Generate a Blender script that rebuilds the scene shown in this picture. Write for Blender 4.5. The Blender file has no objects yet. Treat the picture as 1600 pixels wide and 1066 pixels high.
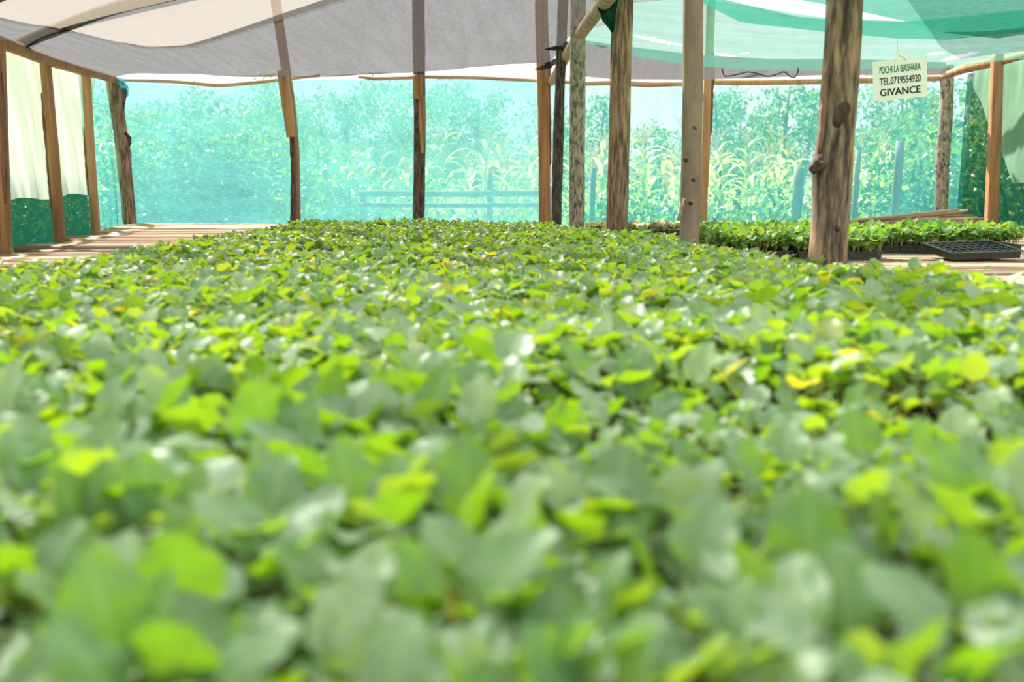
import bpy, bmesh, math, random
import numpy as np
from mathutils import Vector, Matrix, noise

R = math.radians
C = bpy.context.scene.collection
random.seed(7)

# ------------------------------------------------------------------ camera, sky, sun, exposure
FPX = 1500.0                      # focal length in pixels of a 1600 px wide frame
EYE = 1.19
PITCH = math.atan((533 - 266) / FPX)
scn = bpy.context.scene
cam_d = bpy.data.cameras.new('camera')
cam = bpy.data.objects.new('camera', cam_d)
C.objects.link(cam)
cam.location = (0, 0, EYE)
cam.rotation_euler = (math.pi / 2 - PITCH, 0, 0)
cam_d.sensor_width = 36.0
cam_d.lens = 36.0 * FPX / 1600.0
cam_d.clip_start = 0.02
cam_d.clip_end = 400
cam_d.dof.use_dof = True
cam_d.dof.focus_distance = 5.0
cam_d.dof.aperture_fstop = 2.9
scn.camera = cam

world = bpy.data.worlds.new('overcast_bright_sky')
scn.world = world
world.use_nodes = True
wn = world.node_tree
wn.nodes.clear()
w_out = wn.nodes.new('ShaderNodeOutputWorld')
w_bg = wn.nodes.new('ShaderNodeBackground')
w_bg.inputs['Strength'].default_value = 0.80
w_tc = wn.nodes.new('ShaderNodeTexCoord')
w_sep = wn.nodes.new('ShaderNodeSeparateXYZ')
w_rmp = wn.nodes.new('ShaderNodeValToRGB')
w_rmp.color_ramp.elements[0].position = 0.48
w_rmp.color_ramp.elements[0].color = (0.35, 0.42, 0.30, 1)
w_rmp.color_ramp.elements[1].position = 0.52
w_rmp.color_ramp.elements[1].color = (1.0, 1.0, 1.0, 1)
e = w_rmp.color_ramp.elements.new(1.0)
e.color = (0.80, 0.90, 1.0, 1)
w_mp = wn.nodes.new('ShaderNodeMapRange')
w_mp.inputs['From Min'].default_value = -1
wn.links.new(w_tc.outputs['Generated'], w_sep.inputs[0])
wn.links.new(w_sep.outputs['Z'], w_mp.inputs['Value'])
wn.links.new(w_mp.outputs['Result'], w_rmp.inputs['Fac'])
wn.links.new(w_rmp.outputs['Color'], w_bg.inputs['Color'])
wn.links.new(w_bg.outputs[0], w_out.inputs['Surface'])

sun_d = bpy.data.lights.new('sun', 'SUN')
sun_d.energy = 12.0
sun_d.angle = R(1.2)
sun_d.color = (1.0, 0.95, 0.84)
sun = bpy.data.objects.new('sun', sun_d)
C.objects.link(sun)
SUN_FROM = Vector((-0.42, 0.62, 0.95)).normalized()
sun.rotation_euler = SUN_FROM.to_track_quat('Z', 'Y').to_euler()

vs = scn.view_settings
vs.view_transform = 'Standard'
vs.look = 'None'
vs.exposure = 0.62
vs.gamma = 1.0
vs.use_curve_mapping = False
scn.cycles.max_bounces = 10
scn.cycles.transparent_max_bounces = 24
scn.cycles.transmission_bounces = 6
scn.cycles.diffuse_bounces = 5
scn.cycles.sample_clamp_indirect = 6.0


# ------------------------------------------------------------------ helpers
def P(px, py, d):
    """World point seen at pixel (px, py) of the 1600 x 1066 frame, at the distance y = d in front of the eye."""
    r, u = (px - 800) / FPX, (533 - py) / FPX
    v = Vector((r, math.cos(PITCH) + u * math.sin(PITCH), -math.sin(PITCH) + u * math.cos(PITCH)))
    v *= d / v.y
    return Vector((v.x, v.y, EYE + v.z))


def tag(o, label=None, cat=None, group=None, kind=None):
    if label: o['label'] = label
    if cat: o['category'] = cat
    if group: o['group'] = group
    if kind: o['kind'] = kind
    return o


def empty(name, loc, label, cat, group=None):
    o = bpy.data.objects.new(name, None)
    o.empty_display_size = 0.05
    C.objects.link(o)
    o.location = loc
    return tag(o, label, cat, group)


def build(name, verts, faces, mat, parent=None, smooth=True, world=True):
    """One mesh object. verts are world coordinates unless world is False; with a parent they are moved into its space."""
    me = bpy.data.meshes.new(name)
    if parent is not None and world:
        off = parent.location
        verts = [Vector(v) - off for v in verts]
    me.from_pydata([tuple(v) for v in verts], [], faces)
    me.materials.append(mat)
    if smooth:
        me.polygons.foreach_set('use_smooth', [True] * len(me.polygons))
    me.update()
    o = bpy.data.objects.new(name, me)
    C.objects.link(o)
    if parent is not None:
        o.parent = parent
    return o


def copy_tree(o, loc=None, rot=None, scale=None):
    c = o.copy()
    C.objects.link(c)
    for ch in o.children:
        k = ch.copy()
        C.objects.link(k)
        k.parent = c
    if loc is not None: c.location = loc
    if rot is not None: c.rotation_euler = rot
    if scale is not None: c.scale = (scale, scale, scale) if not hasattr(scale, '__len__') else scale
    return c


class MB:
    def __init__(s):
        s.v, s.f = [], []

    def add(s, verts, faces):
        b = len(s.v)
        s.v += [Vector(v) for v in verts]
        s.f += [tuple(i + b for i in f) for f in faces]

    def box(s, c, size, rot=None):
        m = rot if rot is not None else Matrix.Identity(3)
        c = Vector(c)
        vv = [c + m @ Vector((x * size[0] / 2, y * size[1] / 2, z * size[2] / 2)) for x in (-1, 1) for y in (-1, 1) for z in (-1, 1)]
        s.add(vv, [(0, 1, 3, 2), (4, 6, 7, 5), (0, 4, 5, 1), (2, 3, 7, 6), (0, 2, 6, 4), (1, 5, 7, 3)])

    def tube(s, *a, **k):
        s.add(*tube(*a, **k))

    def build(s, name, mat, parent=None, smooth=True):
        return build(name, s.v, s.f, mat, parent, smooth)


def resample(pts, n):
    """n + 1 points evenly along a softened line through pts."""
    a = np.array([tuple(p) for p in pts], float)
    L = np.concatenate([[0], np.cumsum(np.linalg.norm(np.diff(a, axis=0), axis=1))])
    t = np.linspace(0, L[-1], n + 1)
    q = np.stack([np.interp(t, L, a[:, k]) for k in range(3)], 1)
    if len(pts) > 2:
        for _ in range(max(1, n // 12)):
            q[1:-1] = (q[:-2] + 2 * q[1:-1] + q[2:]) / 4
    return [Vector(p) for p in q]


def lerp_list(vals, t):
    if not hasattr(vals, '__len__'):
        return vals
    x = t * (len(vals) - 1)
    k = min(int(x), len(vals) - 2)
    return vals[k] + (vals[k + 1] - vals[k]) * (x - k)


def tube(pts, radius, n=24, seg=12, rough=0.0, freq=6.0, square=0.0, seed=0.0, bumps=()):
    """Capped tube; rough: radial noise; square 0..1: towards a squared timber; bumps: (t, angle, height, width) knots."""
    path = resample(pts, n)
    verts, faces = [], []
    up = None
    for i, p in enumerate(path):
        t = i / n
        d = (path[min(i + 1, n)] - path[max(i - 1, 0)]).normalized()
        if up is None:
            a = Vector((1, 0, 0)) if abs(d.x) < 0.8 else Vector((0, 0, 1))
            up = (a - d * a.dot(d)).normalized()
        else:
            up = (up - d * up.dot(d)).normalized()
        si = d.cross(up)
        r0 = lerp_list(radius, t)
        for j in range(seg):
            th = 2 * math.pi * j / seg
            r = r0
            if square:
                m = max(abs(math.cos(th)), abs(math.sin(th)))
                r *= (1 - square) + square * min(1.0 / m, 1.30) * 0.93
            if rough:
                nz = noise.noise(Vector((math.cos(th) * 1.4 + seed, math.sin(th) * 1.4, t * freq + seed * 3.1)))
                nz += 0.5 * noise.noise(Vector((math.cos(th) * 3.5 + seed, math.sin(th) * 3.5, t * freq * 3 + seed)))
                r *= 1 + rough * nz
            for (bt, ba, bh, bw) in bumps:
                da = (th - ba + math.pi) % (2 * math.pi) - math.pi
                r += bh * math.exp(-((t - bt) / bw) ** 2 - (da / 0.55) ** 2)
            verts.append(p + (up * math.cos(th) + si * math.sin(th)) * r)
    for i in range(n):
        for j in range(seg):
            a, b = i * seg + j, i * seg + (j + 1) % seg
            faces.append((a, b, b + seg, a + seg))
    c0, c1 = len(verts), len(verts) + 1
    verts += [path[0].copy(), path[-1].copy()]
    for j in range(seg):
        faces.append((c0, (j + 1) % seg, j))
        faces.append((c1, n * seg + j, n * seg + (j + 1) % seg))
    return verts, faces


def sheet(fn, nu, nv, hole=None):
    """Cloth grid: fn(u, v) -> point; hole(u, v) True drops the face (a tear)."""
    verts = [fn(i / nu, j / nv) for j in range(nv + 1) for i in range(nu + 1)]
    faces = []
    for j in range(nv):
        for i in range(nu):
            if hole and hole((i + .5) / nu, (j + .5) / nv):
                continue
            a = j * (nu + 1) + i
            faces.append((a, a + 1, a + nu + 2, a + nu + 1))
    return verts, faces


# ------------------------------------------------------------------ materials
def new_mat(name):
    m = bpy.data.materials.new(name)
    m.use_nodes = True
    nt = m.node_tree
    nt.nodes.clear()
    return m, nt, nt.nodes.new('ShaderNodeOutputMaterial')


def nd(nt, t, **k):
    n = nt.nodes.new(t)
    for a, v in k.items():
        if a in n.inputs.keys():
            n.inputs[a].default_value = v
        else:
            setattr(n, a, v)
    return n


def ramp(nt, src, stops):
    n = nt.nodes.new('ShaderNodeValToRGB')
    el = n.color_ramp.elements
    el[0].position, el[0].color = stops[0][0], (*stops[0][1], 1)
    el[1].position, el[1].color = stops[-1][0], (*stops[-1][1], 1)
    for p, c in stops[1:-1]:
        x = el.new(p)
        x.color = (*c, 1)
    nt.links.new(src, n.inputs['Fac'])
    return n.outputs['Color']


def mapped_noise(nt, scale, nscale=1.0, detail=5.0, rough=0.55):
    tc = nd(nt, 'ShaderNodeTexCoord')
    mp = nd(nt, 'ShaderNodeMapping')
    mp.inputs['Scale'].default_value = scale
    nt.links.new(tc.outputs['Object'], mp.inputs['Vector'])
    nz = nd(nt, 'ShaderNodeTexNoise', Scale=nscale, Detail=detail, Roughness=rough)
    nt.links.new(mp.outputs[0], nz.inputs['Vector'])
    return nz.outputs['Fac']


def wood(name, stops, scale=(60, 60, 9), bump=0.7, rough=0.8, patches=None):
    m, nt, out = new_mat(name)
    bs = nd(nt, 'ShaderNodeBsdfPrincipled', Roughness=rough)
    f = mapped_noise(nt, scale, 1.0, 7, 0.62)
    col = ramp(nt, f, stops)
    if patches:
        f2 = mapped_noise(nt, patches[1], 1.0, 3, 0.5)
        mk = ramp(nt, f2, [(patches[2], (0, 0, 0)), (patches[2] + 0.06, (1, 1, 1))])
        mx = nd(nt, 'ShaderNodeMixRGB')
        nt.links.new(mk, mx.inputs['Fac'])
        nt.links.new(col, mx.inputs['Color1'])
        mx.inputs['Color2'].default_value = (*patches[0], 1)
        sc = nd(nt, 'ShaderNodeMixRGB', blend_type='MULTIPLY')
        sc.inputs['Fac'].default_value = 0.45
        g = ramp(nt, f, [(0.3, (0.35, 0.35, 0.35)), (0.6, (1, 1, 1))])
        nt.links.new(mx.outputs[0], sc.inputs['Color1'])
        nt.links.new(g, sc.inputs['Color2'])
        col = sc.outputs[0]
    bp = nd(nt, 'ShaderNodeBump', Strength=bump, Distance=0.01)
    nt.links.new(f, bp.inputs['Height'])
    nt.links.new(bp.outputs[0], bs.inputs['Normal'])
    nt.links.new(col, bs.inputs['Base Color'])
    nt.links.new(bs.outputs[0], out.inputs['Surface'])
    return m


def per_object(m, lo, hi):
    """Each object that uses the wood gets its own tone."""
    nt = m.node_tree
    bs = next(n for n in nt.nodes if n.type == 'BSDF_PRINCIPLED')
    src = bs.inputs['Base Color'].links[0].from_socket
    oi = nd(nt, 'ShaderNodeObjectInfo')
    c = ramp(nt, oi.outputs['Random'], [(0, (lo, lo * 0.95, lo * 0.9)), (1, (hi, hi, hi))])
    mx = nd(nt, 'ShaderNodeMixRGB', blend_type='MULTIPLY')
    mx.inputs['Fac'].default_value = 1
    nt.links.new(src, mx.inputs['Color1'])
    nt.links.new(c, mx.inputs['Color2'])
    nt.links.new(mx.outputs[0], bs.inputs['Base Color'])
    return m


def plain(name, col, rough=0.7, var=0.25, nscale=30, bump=0.0):
    m, nt, out = new_mat(name)
    bs = nd(nt, 'ShaderNodeBsdfPrincipled', Roughness=rough)
    f = mapped_noise(nt, (1, 1, 1), nscale, 4)
    lo = tuple(c * (1 - var) for c in col)
    hi = tuple(min(1, c * (1 + var)) for c in col)
    nt.links.new(ramp(nt, f, [(0.3, lo), (0.7, hi)]), bs.inputs['Base Color'])
    if bump:
        bp = nd(nt, 'ShaderNodeBump', Strength=bump, Distance=0.01)
        nt.links.new(f, bp.inputs['Height'])
        nt.links.new(bp.outputs[0], bs.inputs['Normal'])
    nt.links.new(bs.outputs[0], out.inputs['Surface'])
    return m


def net(name, col, opacity, refl=0.6, weave=(60, 60, 420), contrast=0.35, folds=(1.5, 1.5, 9), fcontrast=0.2):
    """Knitted shade net: threads scatter and pass light, the gaps between them are clear."""
    m, nt, out = new_mat(name)
    tr = nd(nt, 'ShaderNodeBsdfTransparent')
    tl = nd(nt, 'ShaderNodeBsdfTranslucent')
    df = nd(nt, 'ShaderNodeBsdfDiffuse')
    tl.inputs['Color'].default_value = (*col, 1)
    df.inputs['Color'].default_value = (*(c * refl for c in col), 1)
    ad = nd(nt, 'ShaderNodeMixShader')
    ad.inputs[0].default_value = 0.35
    nt.links.new(tl.outputs[0], ad.inputs[1])
    nt.links.new(df.outputs[0], ad.inputs[2])
    a = mapped_noise(nt, weave, 1.0, 2)
    b = mapped_noise(nt, folds, 1.0, 3)
    m1 = nd(nt, 'ShaderNodeMath', operation='MULTIPLY_ADD')
    m1.inputs[1].default_value = contrast * 2
    m1.inputs[2].default_value = opacity - contrast
    nt.links.new(a, m1.inputs[0])
    m2 = nd(nt, 'ShaderNodeMath', operation='MULTIPLY_ADD')
    m2.inputs[1].default_value = fcontrast * 2
    m2.use_clamp = True
    nt.links.new(b, m2.inputs[0])
    m3 = nd(nt, 'ShaderNodeMath', operation='SUBTRACT')
    m3.inputs[1].default_value = fcontrast
    nt.links.new(m1.outputs[0], m3.inputs[0])
    nt.links.new(m3.outputs[0], m2.inputs[2])
    mx = nd(nt, 'ShaderNodeMixShader')
    nt.links.new(m2.outputs[0], mx.inputs[0])
    nt.links.new(tr.outputs[0], mx.inputs[1])
    nt.links.new(ad.outputs[0], mx.inputs[2])
    nt.links.new(mx.outputs[0], out.inputs['Surface'])
    return m


def cloth(name, col, trans=0.6, bumpscale=(14, 14, 3)):
    m, nt, out = new_mat(name)
    tl = nd(nt, 'ShaderNodeBsdfTranslucent')
    df = nd(nt, 'ShaderNodeBsdfDiffuse')
    f = mapped_noise(nt, bumpscale, 1.0, 4)
    c = ramp(nt, f, [(0.3, tuple(x * 0.86 for x in col)), (0.7, col)])
    nt.links.new(c, tl.inputs['Color'])
    nt.links.new(c, df.inputs['Color'])
    bp = nd(nt, 'ShaderNodeBump', Strength=0.35, Distance=0.02)
    nt.links.new(f, bp.inputs['Height'])
    nt.links.new(bp.outputs[0], df.inputs['Normal'])
    nt.links.new(bp.outputs[0], tl.inputs['Normal'])
    mx = nd(nt, 'ShaderNodeMixShader')
    mx.inputs[0].default_value = trans
    nt.links.new(df.outputs[0], mx.inputs[1])
    nt.links.new(tl.outputs[0], mx.inputs[2])
    nt.links.new(mx.outputs[0], out.inputs['Surface'])
    return m


def leaf_mat(name, tops, glow, trans=0.5, rough=0.42, spec=0.5, vein=True, coat=0.0):
    """Leaf blade: waxy top colour that differs leaf by leaf, and the yellow-green light that passes through it."""
    m, nt, out = new_mat(name)
    geo = nd(nt, 'ShaderNodeNewGeometry')
    col = ramp(nt, geo.outputs['Random Per Island'], tops)
    gl = ramp(nt, geo.outputs['Random Per Island'], glow)
    if vein:
        uv = nd(nt, 'ShaderNodeUVMap')
        sp = nd(nt, 'ShaderNodeSeparateXYZ')
        nt.links.new(uv.outputs[0], sp.inputs[0])
        ab = nd(nt, 'ShaderNodeMath', operation='ABSOLUTE')
        su = nd(nt, 'ShaderNodeMath', operation='SUBTRACT')
        su.inputs[1].default_value = 0.5
        nt.links.new(sp.outputs['X'], su.inputs[0])
        nt.links.new(su.outputs[0], ab.inputs[0])
        # side veins: stripes of v - |u|
        sv = nd(nt, 'ShaderNodeMath', operation='SUBTRACT')
        nt.links.new(sp.outputs['Y'], sv.inputs[0])
        nt.links.new(ab.outputs[0], sv.inputs[1])
        ml = nd(nt, 'ShaderNodeMath', operation='MULTIPLY')
        ml.inputs[1].default_value = 34.0
        nt.links.new(sv.outputs[0], ml.inputs[0])
        sn = nd(nt, 'ShaderNodeMath', operation='SINE')
        nt.links.new(ml.outputs[0], sn.inputs[0])
        v1 = ramp(nt, sn.outputs[0], [(0.80, (0, 0, 0)), (1.0, (0.5, 0.5, 0.5))])
        v2 = ramp(nt, ab.outputs[0], [(0.02, (1, 1, 1)), (0.06, (0, 0, 0))])
        mxv = nd(nt, 'ShaderNodeMixRGB', blend_type='LIGHTEN')
        mxv.inputs['Fac'].default_value = 1
        nt.links.new(v1, mxv.inputs['Color1'])
        nt.links.new(v2, mxv.inputs['Color2'])
        mc = nd(nt, 'ShaderNodeMixRGB')
        mf = nd(nt, 'ShaderNodeMath', operation='MULTIPLY')
        mf.inputs[1].default_value = 0.45
        nt.links.new(mxv.outputs[0], mf.inputs[0])
        nt.links.new(mf.outputs[0], mc.inputs['Fac'])
        nt.links.new(col, mc.inputs['Color1'])
        mc.inputs['Color2'].default_value = (0.42, 0.54, 0.26, 1)
        col = mc.outputs[0]
    bs = nd(nt, 'ShaderNodeBsdfPrincipled', Roughness=rough)
    bs.inputs['Specular IOR Level'].default_value = spec
    bs.inputs['Coat Weight'].default_value = coat
    bs.inputs['Coat Roughness'].default_value = 0.45
    nt.links.new(col, bs.inputs['Base Color'])
    tl = nd(nt, 'ShaderNodeBsdfTranslucent')
    nt.links.new(gl, tl.inputs['Color'])
    mx = nd(nt, 'ShaderNodeMixShader')
    mx.inputs[0].default_value = trans
    nt.links.new(bs.outputs[0], mx.inputs[1])
    nt.links.new(tl.outputs[0], mx.inputs[2])
    nt.links.new(mx.outputs[0], out.inputs['Surface'])
    return m


M = {}
M['bark_grey'] = wood('grey_bark', [(0.390, (0.10, 0.085, 0.065)), (0.478, (0.30, 0.26, 0.20)), (0.566, (0.42, 0.37, 0.29)), (0.665, (0.52, 0.47, 0.39))], (60, 60, 24), 0.6)
M['bark_dark'] = wood('dark_bark', [(0.390, (0.018, 0.014, 0.01)), (0.500, (0.075, 0.057, 0.04)), (0.637, (0.17, 0.13, 0.09))], (70, 70, 12), 1.0)
M['bark_brown'] = wood('brown_bark_half_peeled', [(0.390, (0.13, 0.078, 0.05)), (0.500, (0.27, 0.165, 0.10)), (0.637, (0.42, 0.29, 0.19))], (60, 60, 8), 1.0, patches=((0.52, 0.34, 0.19), (9, 9, 1.6), 0.56))
M['bark_smooth'] = wood('smooth_pinkish_bark', [(0.3, (0.16, 0.11, 0.08)), (0.55, (0.25, 0.185, 0.14)), (0.8, (0.34, 0.265, 0.21))], (6, 6, 2.5), 0.15, 0.65, patches=((0.24, 0.11, 0.07), (12, 12, 7), 0.66))
M['bark_peeled'] = wood('peeled_trunk', [(0.390, (0.04, 0.024, 0.016)), (0.500, (0.12, 0.082, 0.054)), (0.637, (0.23, 0.175, 0.12))], (50, 50, 8), 1.0, patches=((0.37, 0.24, 0.14), (13, 13, 2.2), 0.53))
M['timber'] = wood('orange_split_timber', [(0.25, (0.14, 0.06, 0.025)), (0.5, (0.36, 0.18, 0.08)), (0.8, (0.52, 0.30, 0.15))], (28, 28, 1.6), 0.35, 0.75)
M['timber_pale'] = wood('pale_split_timber', [(0.25, (0.22, 0.115, 0.05)), (0.5, (0.46, 0.28, 0.13)), (0.8, (0.60, 0.40, 0.22))], (28, 28, 1.6), 0.3, 0.75)
M['bark_strip'] = wood('dark_edge_bark', [(0.3, (0.06, 0.03, 0.02)), (0.5, (0.17, 0.09, 0.06)), (0.8, (0.30, 0.18, 0.12))], (40, 40, 4), 0.8)
M['pole'] = wood('thin_peeled_pole', [(0.3, (0.20, 0.12, 0.07)), (0.5, (0.44, 0.30, 0.19)), (0.8, (0.66, 0.50, 0.34))], (3, 30, 30), 0.3, 0.7)
M['stick'] = wood('bench_stick', [(0.25, (0.30, 0.18, 0.105)), (0.45, (0.66, 0.46, 0.31)), (0.8, (0.82, 0.65, 0.49))], (1.6, 60, 60), 0.4, 0.75)
M['stick_dark'] = wood('weathered_bench_stick', [(0.25, (0.12, 0.07, 0.045)), (0.45, (0.28, 0.18, 0.12)), (0.8, (0.50, 0.36, 0.26))], (1.6, 60, 60), 0.4, 0.75)
per_object(M['stick'], 0.55, 1.25)
per_object(M['stick_dark'], 0.5, 1.3)
M['knot'] = wood('dark_knot_wood', [(0.35, (0.010, 0.006, 0.005)), (0.5, (0.035, 0.02, 0.013)), (0.65, (0.09, 0.055, 0.035))], (30, 30, 20), 0.9)

M['net_turq'] = net('turquoise_net', (0.115, 0.40, 0.42), 0.68, weave=(22, 22, 130), contrast=0.30)  # left half of the back net: sun scatter put into colour and opacity
M['net_turq_thin'] = net('turquoise_blue_net', (0.06, 0.36, 0.40), 0.42, weave=(320, 60, 90), folds=(9, 2, 1.2))  # right half of the same net: weaker sun scatter put into colour and opacity
M['net_green_dark'] = net('dark_green_net', (0.008, 0.085, 0.06), 0.90, contrast=0.12, fcontrast=0.06)
M['net_corner'] = net('blue_green_net', (0.12, 0.52, 0.56), 0.62)
M['net_grey'] = net('grey_shade_net', (0.045, 0.042, 0.040), 0.75, contrast=0.08, fcontrast=0.08, weave=(60, 12, 12), folds=(16, 1.0, 2))
M['net_grey_strip'] = net('thin_grey_net', (0.075, 0.073, 0.075), 0.90, contrast=0.10, fcontrast=0.08, weave=(220, 30, 30), folds=(14, 1.2, 2))
M['net_black'] = net('gathered_black_net', (0.05, 0.05, 0.055), 0.85)
M['net_green'] = net('pale_green_roof_net', (0.045, 0.19, 0.135), 0.60, contrast=0.2, weave=(30, 200, 30), folds=(1.2, 8, 2))
M['net_green2'] = net('green_roof_net', (0.02, 0.155, 0.11), 0.84, contrast=0.15, fcontrast=0.12, weave=(30, 200, 30), folds=(1.2, 8, 2))
M['net_light'] = net('single_layer_green_net', (0.03, 0.17, 0.12), 0.45, weave=(30, 200, 30))
M['net_bundle'] = net('bundled_green_net', (0.01, 0.12, 0.085), 0.95)
M['tarp_pale'] = cloth('pale_green_tarp', (0.56, 0.63, 0.55), 0.62, (10, 16, 2.5))
M['tarp_green'] = cloth('light_green_tarp', (0.34, 0.56, 0.40), 0.6, (12, 12, 3))
M['net_white'] = net('thin_white_net', (0.74, 0.74, 0.71), 0.70, 0.6, (30, 200, 30), 0.2)  # for the unseen diffuser net added over the near bed
M['tarp_white'] = net('cream_roof_net', (0.20, 0.172, 0.14), 0.72, 0.6, (70, 40, 20), 0.08, (9, 1.5, 2), 0.04)

M['soil'] = plain('potting_soil', (0.10, 0.06, 0.04), 0.95, 0.6, 90, 0.8)
M['tray'] = plain('dark_green_black_plastic', (0.022, 0.030, 0.028), 0.4, 0.2, 20)
M['earth'] = plain('packed_earth', (0.30, 0.20, 0.13), 0.95, 0.35, 3, 0.4)
M['grass'] = plain('field_grass', (0.20, 0.34, 0.08), 0.95, 0.5, 1.2, 0.5)
M['pink_earth'] = plain('pinkish_bare_earth', (0.62, 0.42, 0.36), 0.95, 0.25, 4, 0.4)
M['sign'] = plain('white_laminated_paper', (0.86, 0.87, 0.86), 0.35, 0.02, 5)
M['ink_green'] = plain('green_print', (0.03, 0.36, 0.16), 0.5, 0.05)
M['ink_grey'] = plain('dark_grey_print', (0.07, 0.075, 0.075), 0.5, 0.05)
M['ink_black'] = plain('black_print', (0.03, 0.03, 0.03), 0.5, 0.05)
M['cord_yellow'] = plain('yellow_twine', (0.80, 0.62, 0.06), 0.6, 0.15)
M['cord_black'] = plain('black_hem', (0.03, 0.03, 0.035), 0.8, 0.2)
M['paint_white'] = plain('white_painted_board', (0.80, 0.82, 0.84), 0.6, 0.06)
M['roof_sheet'] = plain('grey_roof_sheet', (0.45, 0.46, 0.48), 0.45, 0.1)

SEED_TOP = [(0.0, (0.11, 0.24, 0.10)), (0.4, (0.22, 0.36, 0.22)), (0.85, (0.38, 0.52, 0.39)), (0.985, (0.30, 0.40, 0.12)), (1.0, (0.54, 0.52, 0.06))]  # waxy leaf greens, with pale sheen put into the blue-grey stop
SEED_GLOW = [(0.0, (0.20, 0.41, 0.002)), (0.5, (0.315, 0.49, 0.001)), (0.96, (0.42, 0.54, 0.003)), (1.0, (0.80, 0.68, 0.03))]
M['leaf'] = leaf_mat('cabbage_leaf', SEED_TOP, SEED_GLOW, 0.58, 0.40, 0.6, True, 0.55)
M['leaf_yellow'] = leaf_mat('yellowing_cabbage_leaf', [(0, (0.45, 0.46, 0.08)), (1, (0.62, 0.52, 0.06))], [(0, (0.75, 0.75, 0.02)), (1, (0.9, 0.7, 0.03))], 0.5, 0.4, 0.5)
M['leaf_small'] = leaf_mat('kale_seedling_leaf', [(0, (0.14, 0.30, 0.10)), (0.6, (0.24, 0.40, 0.16)), (1, (0.40, 0.50, 0.14))], [(0, (0.22, 0.50, 0.03)), (1, (0.50, 0.66, 0.05))], 0.45, 0.45, 0.5, False)
M['leaf_dry'] = leaf_mat('dry_seedling_leaf', [(0, (0.30, 0.32, 0.12)), (0.5, (0.45, 0.40, 0.22)), (1, (0.62, 0.50, 0.40))], [(0, (0.40, 0.44, 0.08)), (1, (0.60, 0.48, 0.2))], 0.4, 0.6, 0.3, False)
M['stem'] = leaf_mat('seedling_stem', [(0, (0.40, 0.48, 0.16)), (1, (0.52, 0.55, 0.24))], [(0, (0.45, 0.55, 0.08)), (1, (0.5, 0.5, 0.1))], 0.35, 0.5, 0.4, False)
M['tree_leaf'] = leaf_mat('tree_leaf', [(0, (0.05, 0.13, 0.04)), (0.7, (0.10, 0.22, 0.06)), (1, (0.20, 0.30, 0.08))], [(0, (0.12, 0.30, 0.03)), (1, (0.32, 0.46, 0.05))], 0.35, 0.4, 0.5, False)
M['bush_leaf'] = leaf_mat('bush_leaf', [(0, (0.04, 0.11, 0.04)), (0.7, (0.09, 0.20, 0.07)), (1, (0.22, 0.28, 0.07))], [(0, (0.10, 0.30, 0.03)), (0.8, (0.25, 0.45, 0.05)), (1, (0.5, 0.6, 0.05))], 0.42, 0.35, 0.6, False)
M['maize_leaf'] = leaf_mat('maize_leaf', [(0, (0.18, 0.34, 0.08)), (1, (0.42, 0.50, 0.16))], [(0, (0.55, 0.78, 0.16)), (1, (0.82, 0.88, 0.34))], 0.5, 0.28, 0.8, False)
M['tassel'] = leaf_mat('maize_tassel', [(0, (0.62, 0.50, 0.32)), (1, (0.72, 0.60, 0.42))], [(0, (0.7, 0.6, 0.35)), (1, (0.8, 0.65, 0.4))], 0.4, 0.6, 0.3, False)
M['tree_bark'] = wood('eucalyptus_bark', [(0.3, (0.12, 0.10, 0.08)), (0.55, (0.26, 0.22, 0.18)), (0.8, (0.42, 0.38, 0.32))], (4, 4, 0.6), 0.3)
M['fence_wood'] = wood('weathered_fence_wood', [(0.3, (0.10, 0.085, 0.07)), (0.6, (0.22, 0.19, 0.16)), (0.8, (0.3, 0.27, 0.23))], (10, 10, 2), 0.3)

# ------------------------------------------------------------------ ground
g = MB()
g.box((0, 3.6, -0.06), (8.4, 14, 0.12))
tag(g.build('floor', M['earth'], None, False), kind='structure')
g = MB()
g.add([(-90, -40, -0.08), (90, -40, -0.08), (90, 120, -0.08), (-90, 120, -0.08)], [(0, 1, 2, 3)])
tag(g.build('ground', M['grass'], None, False), kind='structure')


# ------------------------------------------------------------------ posts of the shade house
def axis(pts, d, top, base=0.0):
    """Pixel axis (top first) at distance d -> world points from the ground up to the height top."""
    w = [P(x, y, d) for x, y in pts]
    a, b = w[-1], w[-2]
    k = (base - a.z) / (b.z - a.z)
    foot = a + (b - a) * k
    foot.x = a.x + (foot.x - a.x) * 0.6
    a, b = w[0], w[1]
    if top > a.z + 0.02:
        k = (top - a.z) / (b.z - a.z)
        w = [a + (b - a) * k] + w
    return [foot] + w[::-1]


def post(name, label, pts, d, wpx, mat, top=2.0, square=0.0, rough=0.06, seed=1.0, group=None, cat='post', bumps=(), freq=9, bark=None):
    w = axis(pts, d, top)
    root = empty(name, w[0], label, cat, group)
    r = [x * d / FPX / 2 for x in wpx]          # widths given from the top down
    rr = list(reversed(r))
    v, f = tube(w, rr, 44, 20, rough, freq, square, seed, bumps)
    build('trunk', v, f, mat, root)
    if bark:                                     # strips of bark left along the edge
        sd, t0, t1, off = bark
        path = resample(w, 44)
        seg = path[int(t0 * 44):int(t1 * 44) + 1]
        seg = [p + Vector((off * lerp_list(rr, 0.5), -0.6 * lerp_list(rr, 0.5), 0)) for p in seg]
        sv, sf = tube(seg, [0.006, 0.012, 0.010, 0.013, 0.005], 24, 8, 0.5, 14, 0, sd)
        build('bark_strip', sv, sf, M['bark_strip'], root)
    return root


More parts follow.
